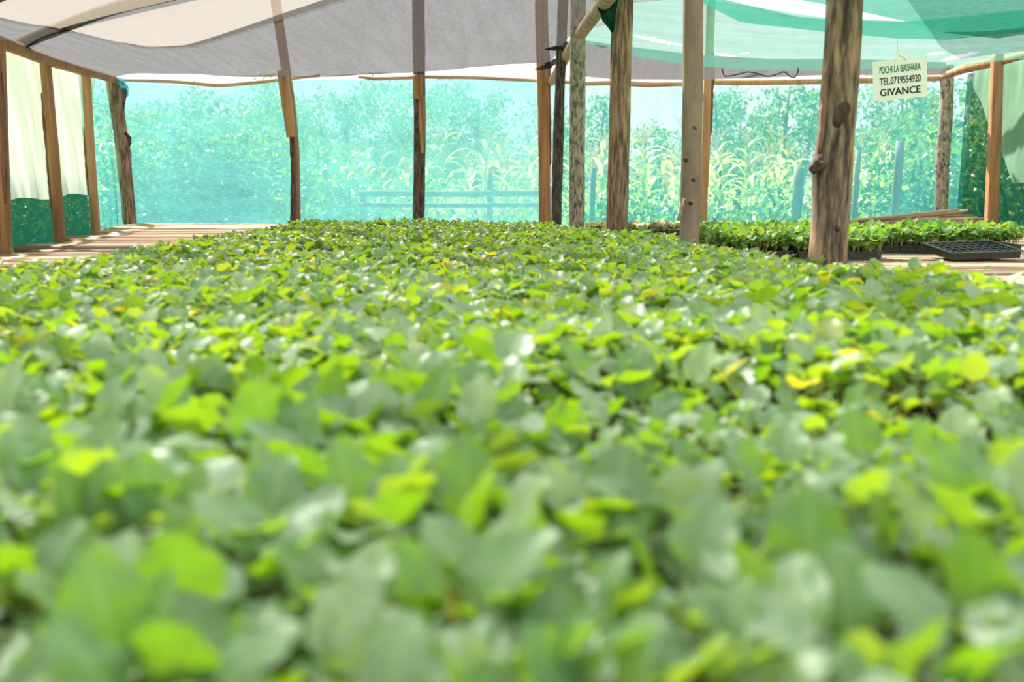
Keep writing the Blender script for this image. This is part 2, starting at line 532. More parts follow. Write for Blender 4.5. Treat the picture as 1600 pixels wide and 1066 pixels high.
# left wall: squared orange timbers, then the leaning corner trunk
post('wall_post', 'orange-brown split timber post of the tarp wall cut by the photo edge', [(-8, 60), (-3, 220), (3, 380)], 5.19, (26, 26, 27), M['timber'], 1.88, 0.8, 0.03, 1.1, bark=(3.0, 0.55, 0.93, 0.95))
post('wall_post', 'orange-brown timber post between the two pale tarp bays', [(70, 90), (82, 225), (93, 362)], 6.1, (15, 15.5, 16), M['timber'], 1.87, 0.75, 0.035, 2.3, bark=(4.0, 0.5, 0.9, -0.9))
post('wall_post', 'thin tan timber post nearest the dark corner trunk', [(134, 110), (141, 235), (150, 357)], 6.8, (13, 12, 12.5), M['timber_pale'], 1.87, 0.7, 0.035, 3.7, bark=(5.0, 0.55, 0.8, -0.9))
c = post('corner_post', 'leaning peeling trunk post at the corner of tarp wall and turquoise net', [(176, 122), (190, 220), (203, 347)], 7.4, (21, 20, 18), M['bark_brown'], 1.88, 0, 0.10, 4.9, bumps=((0.70, 0.2, 0.010, 0.02),))
v, f = tube([P(196, 208, 7.34), P(201, 214, 7.33), P(203, 225, 7.33), P(201, 232, 7.33)], [0.012, 0.016, 0.012, 0.004], 10, 8, 0.5, 6, 0, 2)
build('bark_flake', v, f, M['knot'], c)
v, f = tube([P(190, 128, 7.34), P(196, 142, 7.32), P(193, 158, 7.33), P(194, 175, 7.34)], [0.012, 0.02, 0.012, 0.003], 10, 8, 0.4, 6, 0, 3)
build('bark_flake', v, f, M['bark_dark'], c)

# back wall posts
b = post('wall_post', 'spliced timber post with a pale plank over its upper half', [(448, 118), (455, 165), (461, 240), (463, 350)], 7.42, (15, 14, 14, 14.5), M['timber'], 2.45, 0.5, 0.06, 6.2)
v, f = tube([P(441, 110, 7.36), P(449, 165, 7.36), P(455, 214, 7.36)], [0.040, 0.042, 0.034], 16, 16, 0.03, 5, 0.85, 1.7)
build('spliced_plank', v, f, M['timber_pale'], b)
v, f = tube([P(456, 215, 7.365), P(458, 270, 7.365), P(457, 349, 7.365)], [0.016, 0.018, 0.02], 16, 10, 0.25, 9, 0, 8.7)
build('bark_strip', v, f, M['bark_dark'], b)
b = post('wall_post', 'bark-covered post rising straight behind the far end of the seedling bed', [(655, 118), (656, 200), (654, 335)], 7.42, (19, 18.5, 19.5), M['bark_dark'], 2.45, 0.15, 0.08, 7.7)
v, f = tube([P(653, 117, 7.37), P(653, 140, 7.37), P(653, 155, 7.37)], [0.042, 0.041, 0.040], 8, 16, 0.03, 5, 0.85, 1.9)
build('spliced_plank', v, f, M['timber'], b)
v, f = tube([P(659, 150, 7.365), P(660, 190, 7.365), P(660, 240, 7.366)], [0.026, 0.026, 0.010], 12, 12, 0.1, 5, 0, 2.9)
build('peeled_face', v, f, M['timber'], b)
post('wall_post', 'flat orange-brown plank post beside the dark crooked bark post', [(848, 108), (850, 200), (851, 342)], 7.42, (21, 19, 20), M['timber'], 2.45, 0.75, 0.04, 8.1, bark=(6.0, 0.5, 0.9, 0.95))
post('wall_post', 'pale timber post mostly hidden behind the smooth pinkish trunk', [(1106, 130), (1102, 240), (1097, 352)], 7.5, (14, 14, 14), M['timber_pale'], 2.45, 0.5, 0.06, 9.3, bark=(7.0, 0.6, 0.85, 0.9))

# row of centre posts along the edge of the bed
post('roof_post', 'dark crooked bark post, thinnest of the middle row', [(877, 74), (874, 160), (872, 230), (869, 348)], 6.5, (15, 16, 17, 19), M['bark_dark'], 2.45, 0, 0.12, 10.4)
post('roof_post', 'grey lichen-mottled bark post at the far edge of the bed', [(903, 34), (902, 200), (901, 357)], 5.6, (23, 24, 26), M['bark_grey'], 2.45, 0, 0.05, 11.5)
c = post('roof_post', 'brown half-peeled trunk post standing third in the middle row', [(973, 0), (968, 180), (964, 360)], 4.8, (31, 33, 35), M['bark_brown'], 2.4, 0, 0.06, 12.8, bumps=((0.62, 0.6, 0.006, 0.02),))
c = post('roof_post', 'smooth grey-pink trunk post with a twig stub low on its side', [(1083, 0), (1082, 180), (1077, 378)], 3.9, (30, 31, 32), M['bark_smooth'], 2.3, 0, 0.025, 13.1)
v, f = tube([P(1070, 312, 3.84), P(1065, 330, 3.80), P(1059, 345, 3.80)], [0.010, 0.008, 0.004], 8, 8, 0.3, 5, 0, 1)
build('twig_stub', v, f, M['bark_brown'], c)
for (kx, ky) in ((1085, 200), (1071, 250), (1083, 282), (1079, 318)):
    q = P(kx, ky, 3.9 - 0.038)
    v, f = tube([q + Vector((-0.008, 0, 0.006)), q, q + Vector((0.009, 0.001, -0.004))], [0.002, 0.008, 0.003], 6, 8, 0.3, 4, 0, kx)
    build('knot', v, f, M['knot'], c)
c = post('roof_post', 'thick half-peeled trunk post, nearest of all, with a dark knot hollow', [(1320, 0), (1314, 100), (1311, 160), (1303, 250), (1297, 340), (1294, 390)], 3.05, (53, 52, 53, 60, 56, 51), M['bark_peeled'], 2.2, 0, 0.07, 14.9,
         bumps=((0.545, 3.3, 0.012, 0.03), (0.64, 2.4, 0.006, 0.03)))
q = [P(1326, 152, 2.995), P(1322, 166, 2.99), P(1314, 186, 2.992), P(1308, 208, 2.996)]
v, f = tube([p + Vector((0, 0.022, 0)) for p in q], [0.010, 0.026, 0.023, 0.008], 14, 14, 0.12, 5, 0, 3)
build('knot_hollow', v, f, M['knot'], c)
v, f = tube([P(1292, 248, 3.05), P(1280, 257, 3.02), P(1272, 263, 3.01), P(1267, 268, 3.01)], [0.034, 0.027, 0.020, 0.012], 20, 16, 0.6, 5, 0, 5)
build('branch_stub', v, f, M['knot'], c)
q = P(1308, 357, 2.992)
v, f = tube([q + Vector((-.006, 0, .01)), q, q + Vector((.006, 0, -.01))], [0.003, 0.011, 0.003], 6, 8, 0.3, 4, 0, 1)
build('knot', v, f, M['knot'], c)
v, f = tube([P(1290, 110, 3.03), P(1287, 190, 3.03), P(1281, 240, 3.03)], [0.006, 0.012, 0.008], 14, 8, 0.4, 9, 0, 6)
build('bark_strip', v, f, M['bark_strip'], c)

# right corner and right wall
post('corner_post', 'knotty grey trunk post at the corner behind the hanging sign', [(1480, 116), (1477, 200), (1472, 262), (1470, 340)], 7.6, (18, 20, 19, 18), M['bark_grey'], 1.98, 0, 0.10, 15.2, bumps=((0.78, 1.2, 0.012, 0.02), (0.62, 3.0, 0.012, 0.02)))
post('wall_post', 'square orange timber post in front of the hanging green tarp corner', [(1558, 96), (1554, 220), (1549, 346)], 6.8, (16, 18, 19), M['timber'], 1.97, 0.85, 0.02, 16.6)

# ------------------------------------------------------------------ beams and poles
def pole(name, label, pts, rad, mat, cat='pole', rough=0.08, square=0.0, seed=1.0, n=30):
    v, f = tube([P(*p) for p in pts], rad, n, 12, rough, 12, square, seed)
    return tag(build(name, v, f, mat), label, cat)


pole('wall_beam', 'orange-brown timber rail along the top of the pale tarp wall', [(-60, 42, 4.9), (0, 65, 5.25), (70, 93, 6.05), (134, 112, 6.75), (184, 126, 7.42)], [0.036, 0.034, 0.032, 0.03, 0.026], M['timber'], 'beam', 0.12, 0.4, 2.0)
pole('roof_pole', 'thin sagging pole between the corner trunk and the spliced post', [(190, 125, 7.52), (270, 127, 7.52), (340, 134, 7.52), (400, 129, 7.52), (441, 124, 7.52), (500, 118, 7.52)], [0.012, 0.014, 0.016, 0.014, 0.012], M['pole'], seed=3)
pole('roof_pole', 'short thin pole with a free end beside the bark-covered post', [(560, 120, 7.52), (585, 123, 7.52), (620, 122, 7.52), (646, 121, 7.52)], [0.010, 0.014, 0.014, 0.014], M['pole'], seed=4)
pole('roof_pole', 'thin pole from the bark-covered post to the orange plank post', [(664, 120, 7.52), (740, 121, 7.52), (800, 124, 7.52), (900, 129, 7.52)], [0.015, 0.015, 0.013, 0.013], M['pole'], seed=5)
pole('roof_pole', 'knobbly pole running behind the grey and brown middle posts', [(903, 131, 7.56), (950, 129, 7.56), (1010, 132, 7.56), (1075, 131, 7.56), (1100, 129, 7.56)], [0.018, 0.020, 0.022, 0.018, 0.016], M['pole'], seed=6)
pole('roof_pole', 'long bright tan pole passing behind the thick trunk and the sign', [(1104, 129, 7.62), (1180, 129, 7.62), (1290, 127, 7.62), (1380, 125, 7.62), (1478, 122, 7.62)], [0.020, 0.021, 0.023, 0.024, 0.02], M['timber_pale'], seed=7)
pole('wall_beam', 'orange timber rail rising from the grey corner trunk to the square post', [(1474, 119, 7.5), (1510, 106, 7.15), (1566, 95, 6.8), (1640, 76, 6.3)], [0.022, 0.036, 0.026, 0.024], M['timber'], 'beam', 0.08, 0.5, 8)
pole('roof_beam', 'round pale log slanting up between grey and green roof nets', [(862, 128, 7.36), (893, 74, 6.2), (911, 47, 5.45), (943, 5, 4.6), (1010, -90, 3.5)], [0.030, 0.032, 0.036, 0.036, 0.036], M['pole'], 'beam', 0.06, 0, 9)

# ------------------------------------------------------------------ nets and tarps
# back wall nets
def wall_net(name, label, left, right, d0, d1, ytop, mat, seed, cat='shade net', ztop=None):
    def fn(u, v):
        d = d0 + (d1 - d0) * u
        x = left + (right - left) * u
        yt = lerp_list(ytop, u)
        t = P(x, yt, d)
        z0 = 0.03
        z = z0 + (t.z - z0) * v
        w = 0.018 * noise.noise(Vector((t.x * 2.2, z * 0.9, seed))) + 0.010 * noise.noise(Vector((t.x * 8, z * 1.2, seed)))
        return Vector((t.x, d + w, z))
    vv, ff = sheet(fn, 120, 36)
    return tag(build(name, vv, ff, mat), label, cat)


wall_net('shade_net', 'bright turquoise net of the back wall between corner trunk and plank post', 168, 868, 7.60, 7.60, (122, 130, 138, 127, 124, 125, 124, 126, 128), M['net_turq'], 1.0)
wall_net('shade_net', 'bluish see-through net of the back wall behind the trunk posts', 868, 1520, 7.60, 7.74, (128, 131, 134, 132, 130, 129, 128, 126, 124), M['net_turq_thin'], 5.0)

# left wall
XL = lambda d: P(134, 111, 6.8).x + (P(184, 125, 7.5).x - P(134, 111, 6.8).x) * (d - 6.8) / 0.7 if d > 6.8 else P(134, 111, 6.8).x + 0.15 * (6.8 - d)


def fn(u, v):
    d1 = 7.02 + 0.30 * v ** 2.2
    d = 3.4 + (d1 - 3.4) * u
    z = 1.02 + 0.045 * math.sin(u * 23) * 0.25 + (1.865 - 1.02) * v
    x = XL(d) - 0.105 + 0.03 * noise.noise(Vector((d * 3 + z, z * 1.6, 3))) + 0.010 * noise.noise(Vector((d * 11 + z * 3, z * 1.5, 7)))
    return Vector((x, d, z))


vv, ff = sheet(fn, 150, 36)
tag(build('tarp', vv, ff, M['tarp_pale']), 'pale green-white tarp hanging in folds on the timber-post wall', 'tarp')


def fn(u, v):
    d = 3.4 + (7.1 - 3.4) * u
    z = 0.03 + (1.12 - 0.03) * v
    return Vector((XL(d) - 0.17 + 0.012 * noise.noise(Vector((d * 4, z * 2, 9))), d, z))


vv, ff = sheet(fn, 80, 20)
tag(build('shade_net', vv, ff, M['net_green_dark']), 'dark green net strip under the pale green-white tarp', 'shade net')


def fn(u, v):
    d = 6.95 + (7.62 - 6.95) * u
    z = 0.03 + (1.89 - 0.03) * v
    return Vector((XL(d) - 0.11 + 0.02 * noise.noise(Vector((d * 9, z * 1.5, 19))), d, z))


vv, ff = sheet(fn, 24, 36)
tag(build('shade_net', vv, ff, M['net_corner']), 'narrow blue-green net panel beside the leaning corner trunk', 'shade net')

# right wall
XR = lambda d: 3.56


def fn(u, v):
    d = 7.74 + (4.6 - 7.74) * u
    z = 0.03 + (1.93 - 0.03) * v
    return Vector((XR(d) + 0.02 * noise.noise(Vector((d * 5, z * 1.5, 29))), d, z))


vv, ff = sheet(fn, 60, 36)
tag(build('shade_net', vv, ff, net('deep_green_wall_net', (0.012, 0.12, 0.10), 0.76)), 'dark green net of the side wall behind the square timber post', 'shade net')


def fn(u, v):
    d = 7.50 + (4.6 - 7.50) * u
    px = 786 + 3.475 * FPX / d * 1.03
    ytop = 112 - (px - 1490) * 0.22
    ybot = min(286, 113 + max(0, px - 1490) * 2.02) if px < 1576 else 286 - (px - 1576) * 0.02
    ybot = max(ybot, ytop + 1)
    t, b_ = P(px, ytop, d), P(px, ybot, d)
    q = b_.lerp(t, v)
    q.x = 3.505 + 0.02 * noise.noise(Vector((d * 6, q.z * 1.4, 41))) + 0.01 * noise.noise(Vector((d * 15, q.z * 3, 41)))
    return q


vv, ff = sheet(fn, 90, 30)
tag(build('tarp', vv, ff, M['tarp_green']), 'light green tarp with a slanting lower edge on the side wall', 'tarp')

# grey roof net
ZR = EYE + 0.70
xl = lambda y: XL(y) - 0.03 if y < 7.5 else -3.15
xc = lambda y: 0.27 + (7.3 - y) * 0.055


def grey_z(s, y):
    z = ZR + 0.035 + 0.05 * s - 0.045 * math.sin(math.pi * min(1, s * 1.05)) - 0.055 * math.exp(-((y - 6.9) / 0.45) ** 2) * (0.25 + math.sin(math.pi * s))
    z += 0.05 * max(0, (5.5 - y)) * 0.35 * min(1, s * 4) - 0.075 * math.exp(-s / 0.05)
    z += 0.012 * noise.noise(Vector((s * 7 + y * 1.4, y * 0.8, 3.3))) + 0.006 * noise.noise(Vector((s * 20 + y * 4, y * 1.2, 8)))
    return z


def EDGE(s):                                      # where the grey net ends and the cream net laps over it
    w = 0.03
    return sum(float(np.interp(s + k * w, (0, .06, .13, .20, .27, .36, .50, .71, 1.0), (4.2, 4.8, 5.5, 5.95, 6.05, 5.6, 4.95, 4.05, 3.0))) for k in (-1, -.5, 0, .5, 1)) / 5


def fn(u, v):
    y1 = EDGE(u) - 0.18
    y = 7.30 + (y1 - 7.30) * v
    return Vector((xl(y) + (xc(y) - xl(y)) * u, y + 0.03 * math.sin(u * 19) * (1 - v), grey_z(u, y)))


m = MB()
m.add(*sheet(fn, 140, 70))
tag(m.build('roof_net', M['net_grey']), 'large sagging grey shade net hung as roof over the bed', 'roof net')


def fn(u, v):                                     # cream tarp over the grey net, front edge on the slant
    s = u
    y_edge = EDGE(s)
    y = y_edge + (2.5 - y_edge) * v
    x = xl(y) + (xc(y) - xl(y)) * s
    return Vector((x, y, grey_z(s, y) + 0.012))


vv, ff = sheet(fn, 140, 60)
tag(build('roof_net', vv, ff, M['tarp_white']), 'cream net lapped over the grey roof net under the dark rafter poles', 'roof net')


def fn(u, v):  # unseen net added overhead to diffuse the sun on the near bed
    w = min(1, max(0, (u - 0.42) / 0.12))
    y0 = 2.7 + 0.9 * w * w * (3 - 2 * w)
    y = y0 + (-1.6 - y0) * v
    x = xl(y) + (3.7 - xl(y)) * u
    return Vector((x, y, ZR + 0.17 - 0.05 * math.sin(u * 9.4) ** 2 + 0.02 * noise.noise(Vector((x * 2, y * 2, 3)))))


vv, ff = sheet(fn, 60, 40)
tag(build('roof_net', vv, ff, M['net_white']), 'thin white roof net above the near end of the main bed', 'roof net')


def rafter(label, a, b_, r, seed):
    a, b_ = Vector(a), Vector(b_)
    pts = []
    for t in (0, .25, .5, .75, 1):
        q = a.lerp(b_, t)
        s = (q.x - xl(q.y)) / (xc(q.y) - xl(q.y))
        q.z = grey_z(min(1, max(0, s)), q.y) + 0.022 + r
        pts.append(q)
    zs = max(p.z for p in pts)
    v, f = tube(pts, r, 20, 12, 0.05, 8, 0, seed)
    return tag(build('rafter', v, f, M['bark_dark']), label, 'rafter')


rafter('rafter pole showing as a dark band across the middle of the grey roof net', (-2.8, 5.70, 0), (0.30, 2.85, 0), 0.032, 1.0)
rafter('rafter pole showing as a dark band over the corner of the grey roof net', (-2.62, 4.70, 0), (0.2, 2.45, 0), 0.034, 2.0)
rafter('rafter pole overhead in front of the other two roof poles', (-2.4, 3.1, 0), (0.4, 0.9, 0), 0.045, 3.0)

# gathered dark net at the centre beam
for lab, pts, rad in (
        ('dark gathered net end tied around the crooked bark post', [(852, 77, 6.42), (866, 76, 6.40), (880, 72, 6.38), (890, 68, 6.36)], [0.004, 0.012, 0.022, 0.014]),
        ('dark gathered net end hanging at the top of the orange plank post', [(836, 108, 7.3), (846, 107, 7.28), (860, 101, 7.28), (870, 93, 7.28)], [0.004, 0.018, 0.024, 0.012]),
        ('bunched net scrap tied at the top of the leaning corner trunk', [(186, 122, 7.36), (192, 132, 7.32), (198, 142, 7.32), (199, 152, 7.33)], [0.012, 0.028, 0.02, 0.004])):
    v, f = tube([P(*p) for p in pts], rad, 20, 10, 0.45, 9, 0, rad[1] * 100)
    tag(build('gathered_net', v, f, M['net_black'] if 'scrap' not in lab else M['net_corner']), lab, 'net')
v, f = tube([P(944, -30, 4.62), P(948, 0, 4.60), P(950, 22, 4.60), P(955, 40, 4.60), P(957, 50, 4.61)], [0.06, 0.058, 0.045, 0.03, 0.006], 24, 14, 0.35, 5, 0, 4.4)
tag(build('bundled_net', v, f, M['net_bundle']), 'dark green bundle of rolled net at the top of the brown trunk', 'net')


# green roof nets: grids between edges given as (px, py, d)
def edge(pts, px):
    if px <= pts[0][0]:
        k = 0
    elif px >= pts[-1][0]:
        k = len(pts) - 2
    else:
        k = max(i for i in range(len(pts) - 1) if pts[i][0] <= px)
    a, b_ = pts[k], pts[k + 1]
    t = (px - a[0]) / (b_[0] - a[0])
    t = min(1.0, max(0.0, t))
    return a[1] + (b_[1] - a[1]) * t, a[2] + (b_[2] - a[2]) * t


def roof_patch(name, label, x0, x1, low, high, mat, nu=140, nv=24, holes=(), seed=0.0, amp=2.0, sag=0.0, cat='roof net'):
    def pix(u, v):
        px = x0 + (x1 - x0) * u
        ya, da = edge(low, px)
        yb, db = edge(high, px)
        return px, ya + (yb - ya) * v, da + (db - da) * v

    def fn(u, v):
        px, py, d = pix(u, v)
        w = noise.noise(Vector((px * 0.012 + seed, v * 3.0, seed))) * amp + noise.noise(Vector((px * 0.05 + v * 2, v * 6.0, seed + 4))) * amp * 0.5
        e_ = 4 * v * (1 - v)
        py += w * (0.3 + 0.7 * e_) + sag * e_
        return P(px, py, d)

    def hole(u, v):
        px, py, d = pix(u, v)
        for (hx, hy, ha, hb, sl) in holes:
            if ((px - hx) / ha) ** 2 + ((py - hy - sl * (px - hx)) / hb) ** 2 < 1:
                return True
        return False
    vv, ff = sheet(fn, nu, nv, hole if holes else None)
    return tag(build(name, vv, ff, mat), label, cat)


roof_patch('roof_net', 'thin grey net strip hanging along the back below the green roof nets', 896, 1478,
           [(896, 118, 7.05), (960, 124, 7.1), (1090, 125, 7.2), (1200, 121, 7.2), (1300, 117, 7.2), (1400, 118, 7.2), (1478, 117, 7.3)],
           [(896, 60, 6.55), (960, 70, 6.55), (1090, 86, 6.6), (1200, 92, 6.6), (1300, 92, 6.6), (1400, 94, 6.6), (1478, 98, 6.7)], M['net_grey_strip'], seed=2)
roof_patch('roof_net', 'widest pale green roof net, torn with bright slits', 898, 1680,
           [(898, 60, 6.0), (930, 72, 6.2), (1000, 90, 6.3), (1070, 101, 6.3), (1150, 108, 6.3), (1250, 110, 6.3), (1340, 108, 6.3), (1480, 106, 6.3), (1560, 96, 6.1), (1680, 82, 5.9)],
           [(898, 46, 5.5), (940, 6, 4.7), (960, -20, 4.4), (1090, -16, 4.3), (1110, 0, 4.3), (1290, 28, 4.6), (1421, 34, 4.7), (1500, 30, 4.6), (1680, 10, 4.4)],
           M['net_green'], 220, 60, ((1022, 62, 34, 3.2, 0.22), (1064, 71, 16, 1.6, 0.2), (1138, 88, 24, 2.6, 0.2), (1165, 84, 9, 1.6, 0), (1500, 87, 30, 3.0, -0.2), (1462, 83, 14, 2.2, -0.1)), 1.0, 2.5)
roof_patch('roof_net', 'folded deeper green net strip below the white sky wedge', 1092, 1680,
           [(1092, 2, 3.95), (1120, 16, 4.05), (1155, 34, 4.25), (1180, 38, 4.3), (1220, 42, 4.4), (1290, 50, 4.5), (1400, 60, 4.6), (1480, 62, 4.6), (1680, 42, 4.4)],
           [(1092, -30, 3.75), (1130, -1, 3.95), (1250, 27, 4.25), (1290, 30, 4.3), (1421, 34, 4.35), (1500, 26, 4.3), (1680, 5, 4.1)],
           M['net_green2'], 160, 16, (), 3.0, 1.0)
roof_patch('roof_net', 'green roof net overhead on the near side of the white sky wedge', 1236, 1900,
           [(1236, -3, 3.7), (1346, 18, 3.95), (1421, 35, 4.15), (1480, 52, 4.3), (1560, 60, 4.3), (1680, 40, 4.1), (1900, 10, 3.8)],
           [(1236, -190, 2.5), (1900, -190, 2.5)], M['net_green2'], 140, 40, (), 6.0, 2.0)
roof_patch('roof_net', 'doubled dark green net corner drooping above the sign', 1414, 1760,
           [(1414, -6, 3.5), (1440, 30, 3.7), (1470, 74, 3.95), (1500, 92, 4.1), (1560, 84, 4.1), (1760, 62, 4.0)],
           [(1414, -30, 3.3), (1760, -60, 3.1)], M['net_light'], 100, 20, (), 9.0, 2.0)
roof_patch('roof_net', 'plain green roof net between the log beam and the white sky wedge', 1010, 1160,
           [(1010, -60, 3.3), (1160, -40, 3.3)], [(1010, -190, 2.5), (1160, -190, 2.5)], M['net_green'], 30, 30, (), 11.0, 1.0)

pts = [(1128, 106, 6.25), (1131, 120, 6.25), (1150, 117, 6.25), (1168, 112, 6.25), (1185, 115, 6.25), (1198, 120, 6.25), (1212, 117, 6.25), (1226, 111, 6.25), (1234, 120, 6.25), (1242, 122, 6.25), (1248, 112, 6.25), (1246, 104, 6.25)]
v, f = tube([P(*p) for p in pts], 0.004, 80, 6, 0.2, 20)
tag(build('net_hem', v, f, M['cord_black']), 'loose black hem cord looping under the green roof net', 'cord')

# ------------------------------------------------------------------ sign
sd = 4.9
TL, TR, BR, BL = P(1361, 97, sd + 0.02), P(1446, 88, sd - 0.02), P(1451, 150, sd - 0.02), P(1367, 158.5, sd + 0.02)
cen = (TL + TR + BR + BL) / 4
ux = ((TR - TL) + (BR - BL)).normalized()
wid = ((TR - TL).length + (BR - BL).length) / 2
uz = ((TL - BL) + (TR - BR))
uz = (uz - ux * uz.dot(ux)).normalized()
hei = ((TL - BL).length + (TR - BR).length) / 2
uy = uz.cross(ux)                                  # away from the eye
SM = Matrix((ux, uy, uz)).transposed()
sign = empty('sign', cen, 'white printed sign with three lines of capitals hanging from the roof', 'sign')
m = MB()
m.box(cen, (wid, 0.0025, hei), SM)
m.build('board', M['sign'], sign, False)


def letters(text, mat, x0, x1, zc, hgt, name='lettering', off=0.028):
    cu = bpy.data.curves.new('lettering', 'FONT')
    cu.body = text
    cu.size = 1.0
    cu.extrude = 0.002
    ob = bpy.data.objects.new('lettering', cu)
    C.objects.link(ob)
    bpy.context.view_layer.update()
    me = bpy.data.meshes.new_from_object(ob.evaluated_get(bpy.context.evaluated_depsgraph_get()))
    bpy.data.objects.remove(ob)
    bmm = bmesh.new()
    bmm.from_mesh(me)
    src = bmm.verts[:] + bmm.edges[:] + bmm.faces[:]
    for dx, dy in ((off, 0), (-off, 0), (0, off * 0.6), (0, -off * 0.6)):
        got = bmesh.ops.duplicate(bmm, geom=src)['geom']
        bmesh.ops.translate(bmm, vec=(dx, dy, 0), verts=[g_ for g_ in got if isinstance(g_, bmesh.types.BMVert)])
    bmm.to_mesh(me)
    bmm.free()
    n = len(me.vertices)
    co = np.empty(n * 3, 'f')
    me.vertices.foreach_get('co', co)
    co = co.reshape(n, 3)
    lo, hi = co.min(0), co.max(0)
    X = x0 + (co[:, 0] - lo[0]) / (hi[0] - lo[0]) * (x1 - x0)
    Z = zc + ((co[:, 1] - lo[1]) / (hi[1] - lo[1]) - 0.5) * hgt
    Y = -0.0016 - (co[:, 2] - lo[2]) / (hi[2] - lo[2]) * 0.0006
    W = X[:, None] * np.array(ux) + Y[:, None] * np.array(uy) + Z[:, None] * np.array(uz)
    me.vertices.foreach_set('co', W.astype('f').ravel())
    me.materials.clear()
    me.materials.append(mat)
    me.update()
    o = bpy.data.objects.new(name, me)
    C.objects.link(o)
    o.parent = sign
    return o


letters('POCHI LA BIASHARA', M['ink_green'], -0.375 * wid, 0.385 * wid, 0.265 * hei, 0.185 * hei)
letters('TEL.0719554920', M['ink_grey'], -0.375 * wid, 0.385 * wid, -0.02 * hei, 0.185 * hei)
letters('GIVANCE', M['ink_black'], -0.375 * wid, 0.38 * wid, -0.30 * hei, 0.185 * hei)
tp = P(1403.5, 88, sd)
v1, f1 = tube([cen + ux * (-0.12 * wid) + uz * (0.46 * hei) - uy * 0.003, cen + ux * (-0.05 * wid) + uz * (0.52 * hei) - uy * 0.004, tp + uz * 0.003], 0.0016, 10, 6)
v2, f2 = tube([tp + uz * 0.004, cen + ux * (0.06 * wid) + uz * (0.54 * hei) - uy * 0.004, cen + ux * (0.12 * wid) + uz * (0.46 * hei) - uy * 0.003], 0.0028, 10, 6, 0.3)
m = MB()
m.add(v1, f1)
m.add(v2, f2)
m.tube([tp, tp + Vector((0, 0.02, 0.06)), tp + Vector((0, 0.05, 0.14))], 0.0012, 8, 6)
m.build('hanging_twine', M['cord_yellow'], sign)

# ------------------------------------------------------------------ stick benches
ZP = 0.80                                           # top of the sticks
XE = lambda y: (1.24 - 0.0 if y < 2.5 else 0.93 + (3.1 - y) * 0.5) if y < 3.1 else (0.93 - (y - 3.1) * 0.33 if y < 4.4 else max(0.10, 0.50 - (y - 4.4) * 0.24))
rs = random.Random(11)


def stick_mesh(a, b_, r, seed, n=10):
    a, b_ = Vector(a), Vector(b_)
    pts = []
    for i in range(6):
        q = a.lerp(b_, i / 5)
        q.z += 0.004 * noise.noise(Vector((i * 0.9, seed, 1)))
        q.y += 0.012 * noise.noise(Vector((i * 0.8, seed, 5)))
        pts.append(q)
    return tube(pts, [r, r * 1.06, r * 0.92, r, r * 0.9], n, 8, 0.10, 6, 0, seed)


y = 0.05
i = 0
while y < 7.36:
    r = rs.uniform(0.012, 0.020)
    t = min(1, max(0, (y - 3.6) / 3.6))
    sl = 0.24 - 0.42 * t                            # the sticks fan out: turned one way in front, the other way at the back
    wid_ = 3.2
    xa = XL(max(3.4, y)) + 0.16 + rs.uniform(-0.10, 0.10)
    xb = XE(y) - 0.05 + rs.uniform(-0.04, 0.04)
    if y < 3.4:
        xa, xb = -1.75 + rs.uniform(-.1, .1), 1.45 + rs.uniform(-.1, .1) if y < 2.3 else XE(y) - 0.05
        sl = 0.0
    cx = -0.6
    ya, yb = y + (xa - cx) * sl * 0.35, y + (xb - cx) * sl * 0.35
    if max(ya, yb) < 7.4:
        v, f = stick_mesh((xa, ya, ZP - r + rs.uniform(-0.012, 0.006)), (xb, yb, ZP - r + rs.uniform(-0.012, 0.006)), r, i * 1.7)
        gname = 'sticks of the long bench beside the tarp wall' if y > 3.2 else 'sticks hidden below the nearest seedling trays'
        lab = 'pale peeled stick laid across the bench beside the tarp wall' if y > 3.2 else 'bench stick hidden below the nearest seedling trays'
        tag(build('bench_stick', v, f, M['stick'] if rs.random() < 0.7 else M['stick_dark']), lab, 'stick', gname)
    y += r * 2 + rs.choice((0.010, 0.02, 0.03, 0.045, 0.06)) if y > 3.2 else 0.09
    i += 1

y = 1.2
while y < 5.35:
    r = rs.uniform(0.013, 0.021)
    xa = max(1.36 - (y - 3.0) * 0.30, 1.62 if y < 2.4 else 0) + rs.uniform(-0.06, 0.06)
    xb = 3.42 + rs.uniform(-0.08, 0.05)
    yb = y + 0.18
    v, f = stick_mesh((xa, y, ZP - r + rs.uniform(-0.008, 0.003)), (xb, yb, ZP - r + rs.uniform(-0.008, 0.003)), r, i * 1.7)
    tag(build('bench_stick', v, f, M['stick'] if rs.random() < 0.6 else M['stick_dark']), 'peeled stick of the bench that carries the empty black tray', 'stick', 'sticks of the bench under the empty tray')
    y += r * 2 + rs.choice((0.008, 0.02, 0.03, 0.045))
    i += 1
# sticks of the far corner bench, under and behind the heap
y = 5.6
while y < 7.3:
    r = rs.uniform(0.016, 0.022)
    xa, xb = 2.15 + rs.uniform(-0.2, 0.2), 3.45 + rs.uniform(-0.06, 0.06)
    v, f = stick_mesh((xa, y, ZP - r - 0.01), (xb, y + 0.05, ZP - r - 0.01), r, i * 1.7)
    tag(build('bench_stick', v, f, M['stick_dark']), 'weathered stick of the corner bench below the loose stick heap', 'stick', 'sticks of the corner bench')
    y += 0.075
    i += 1
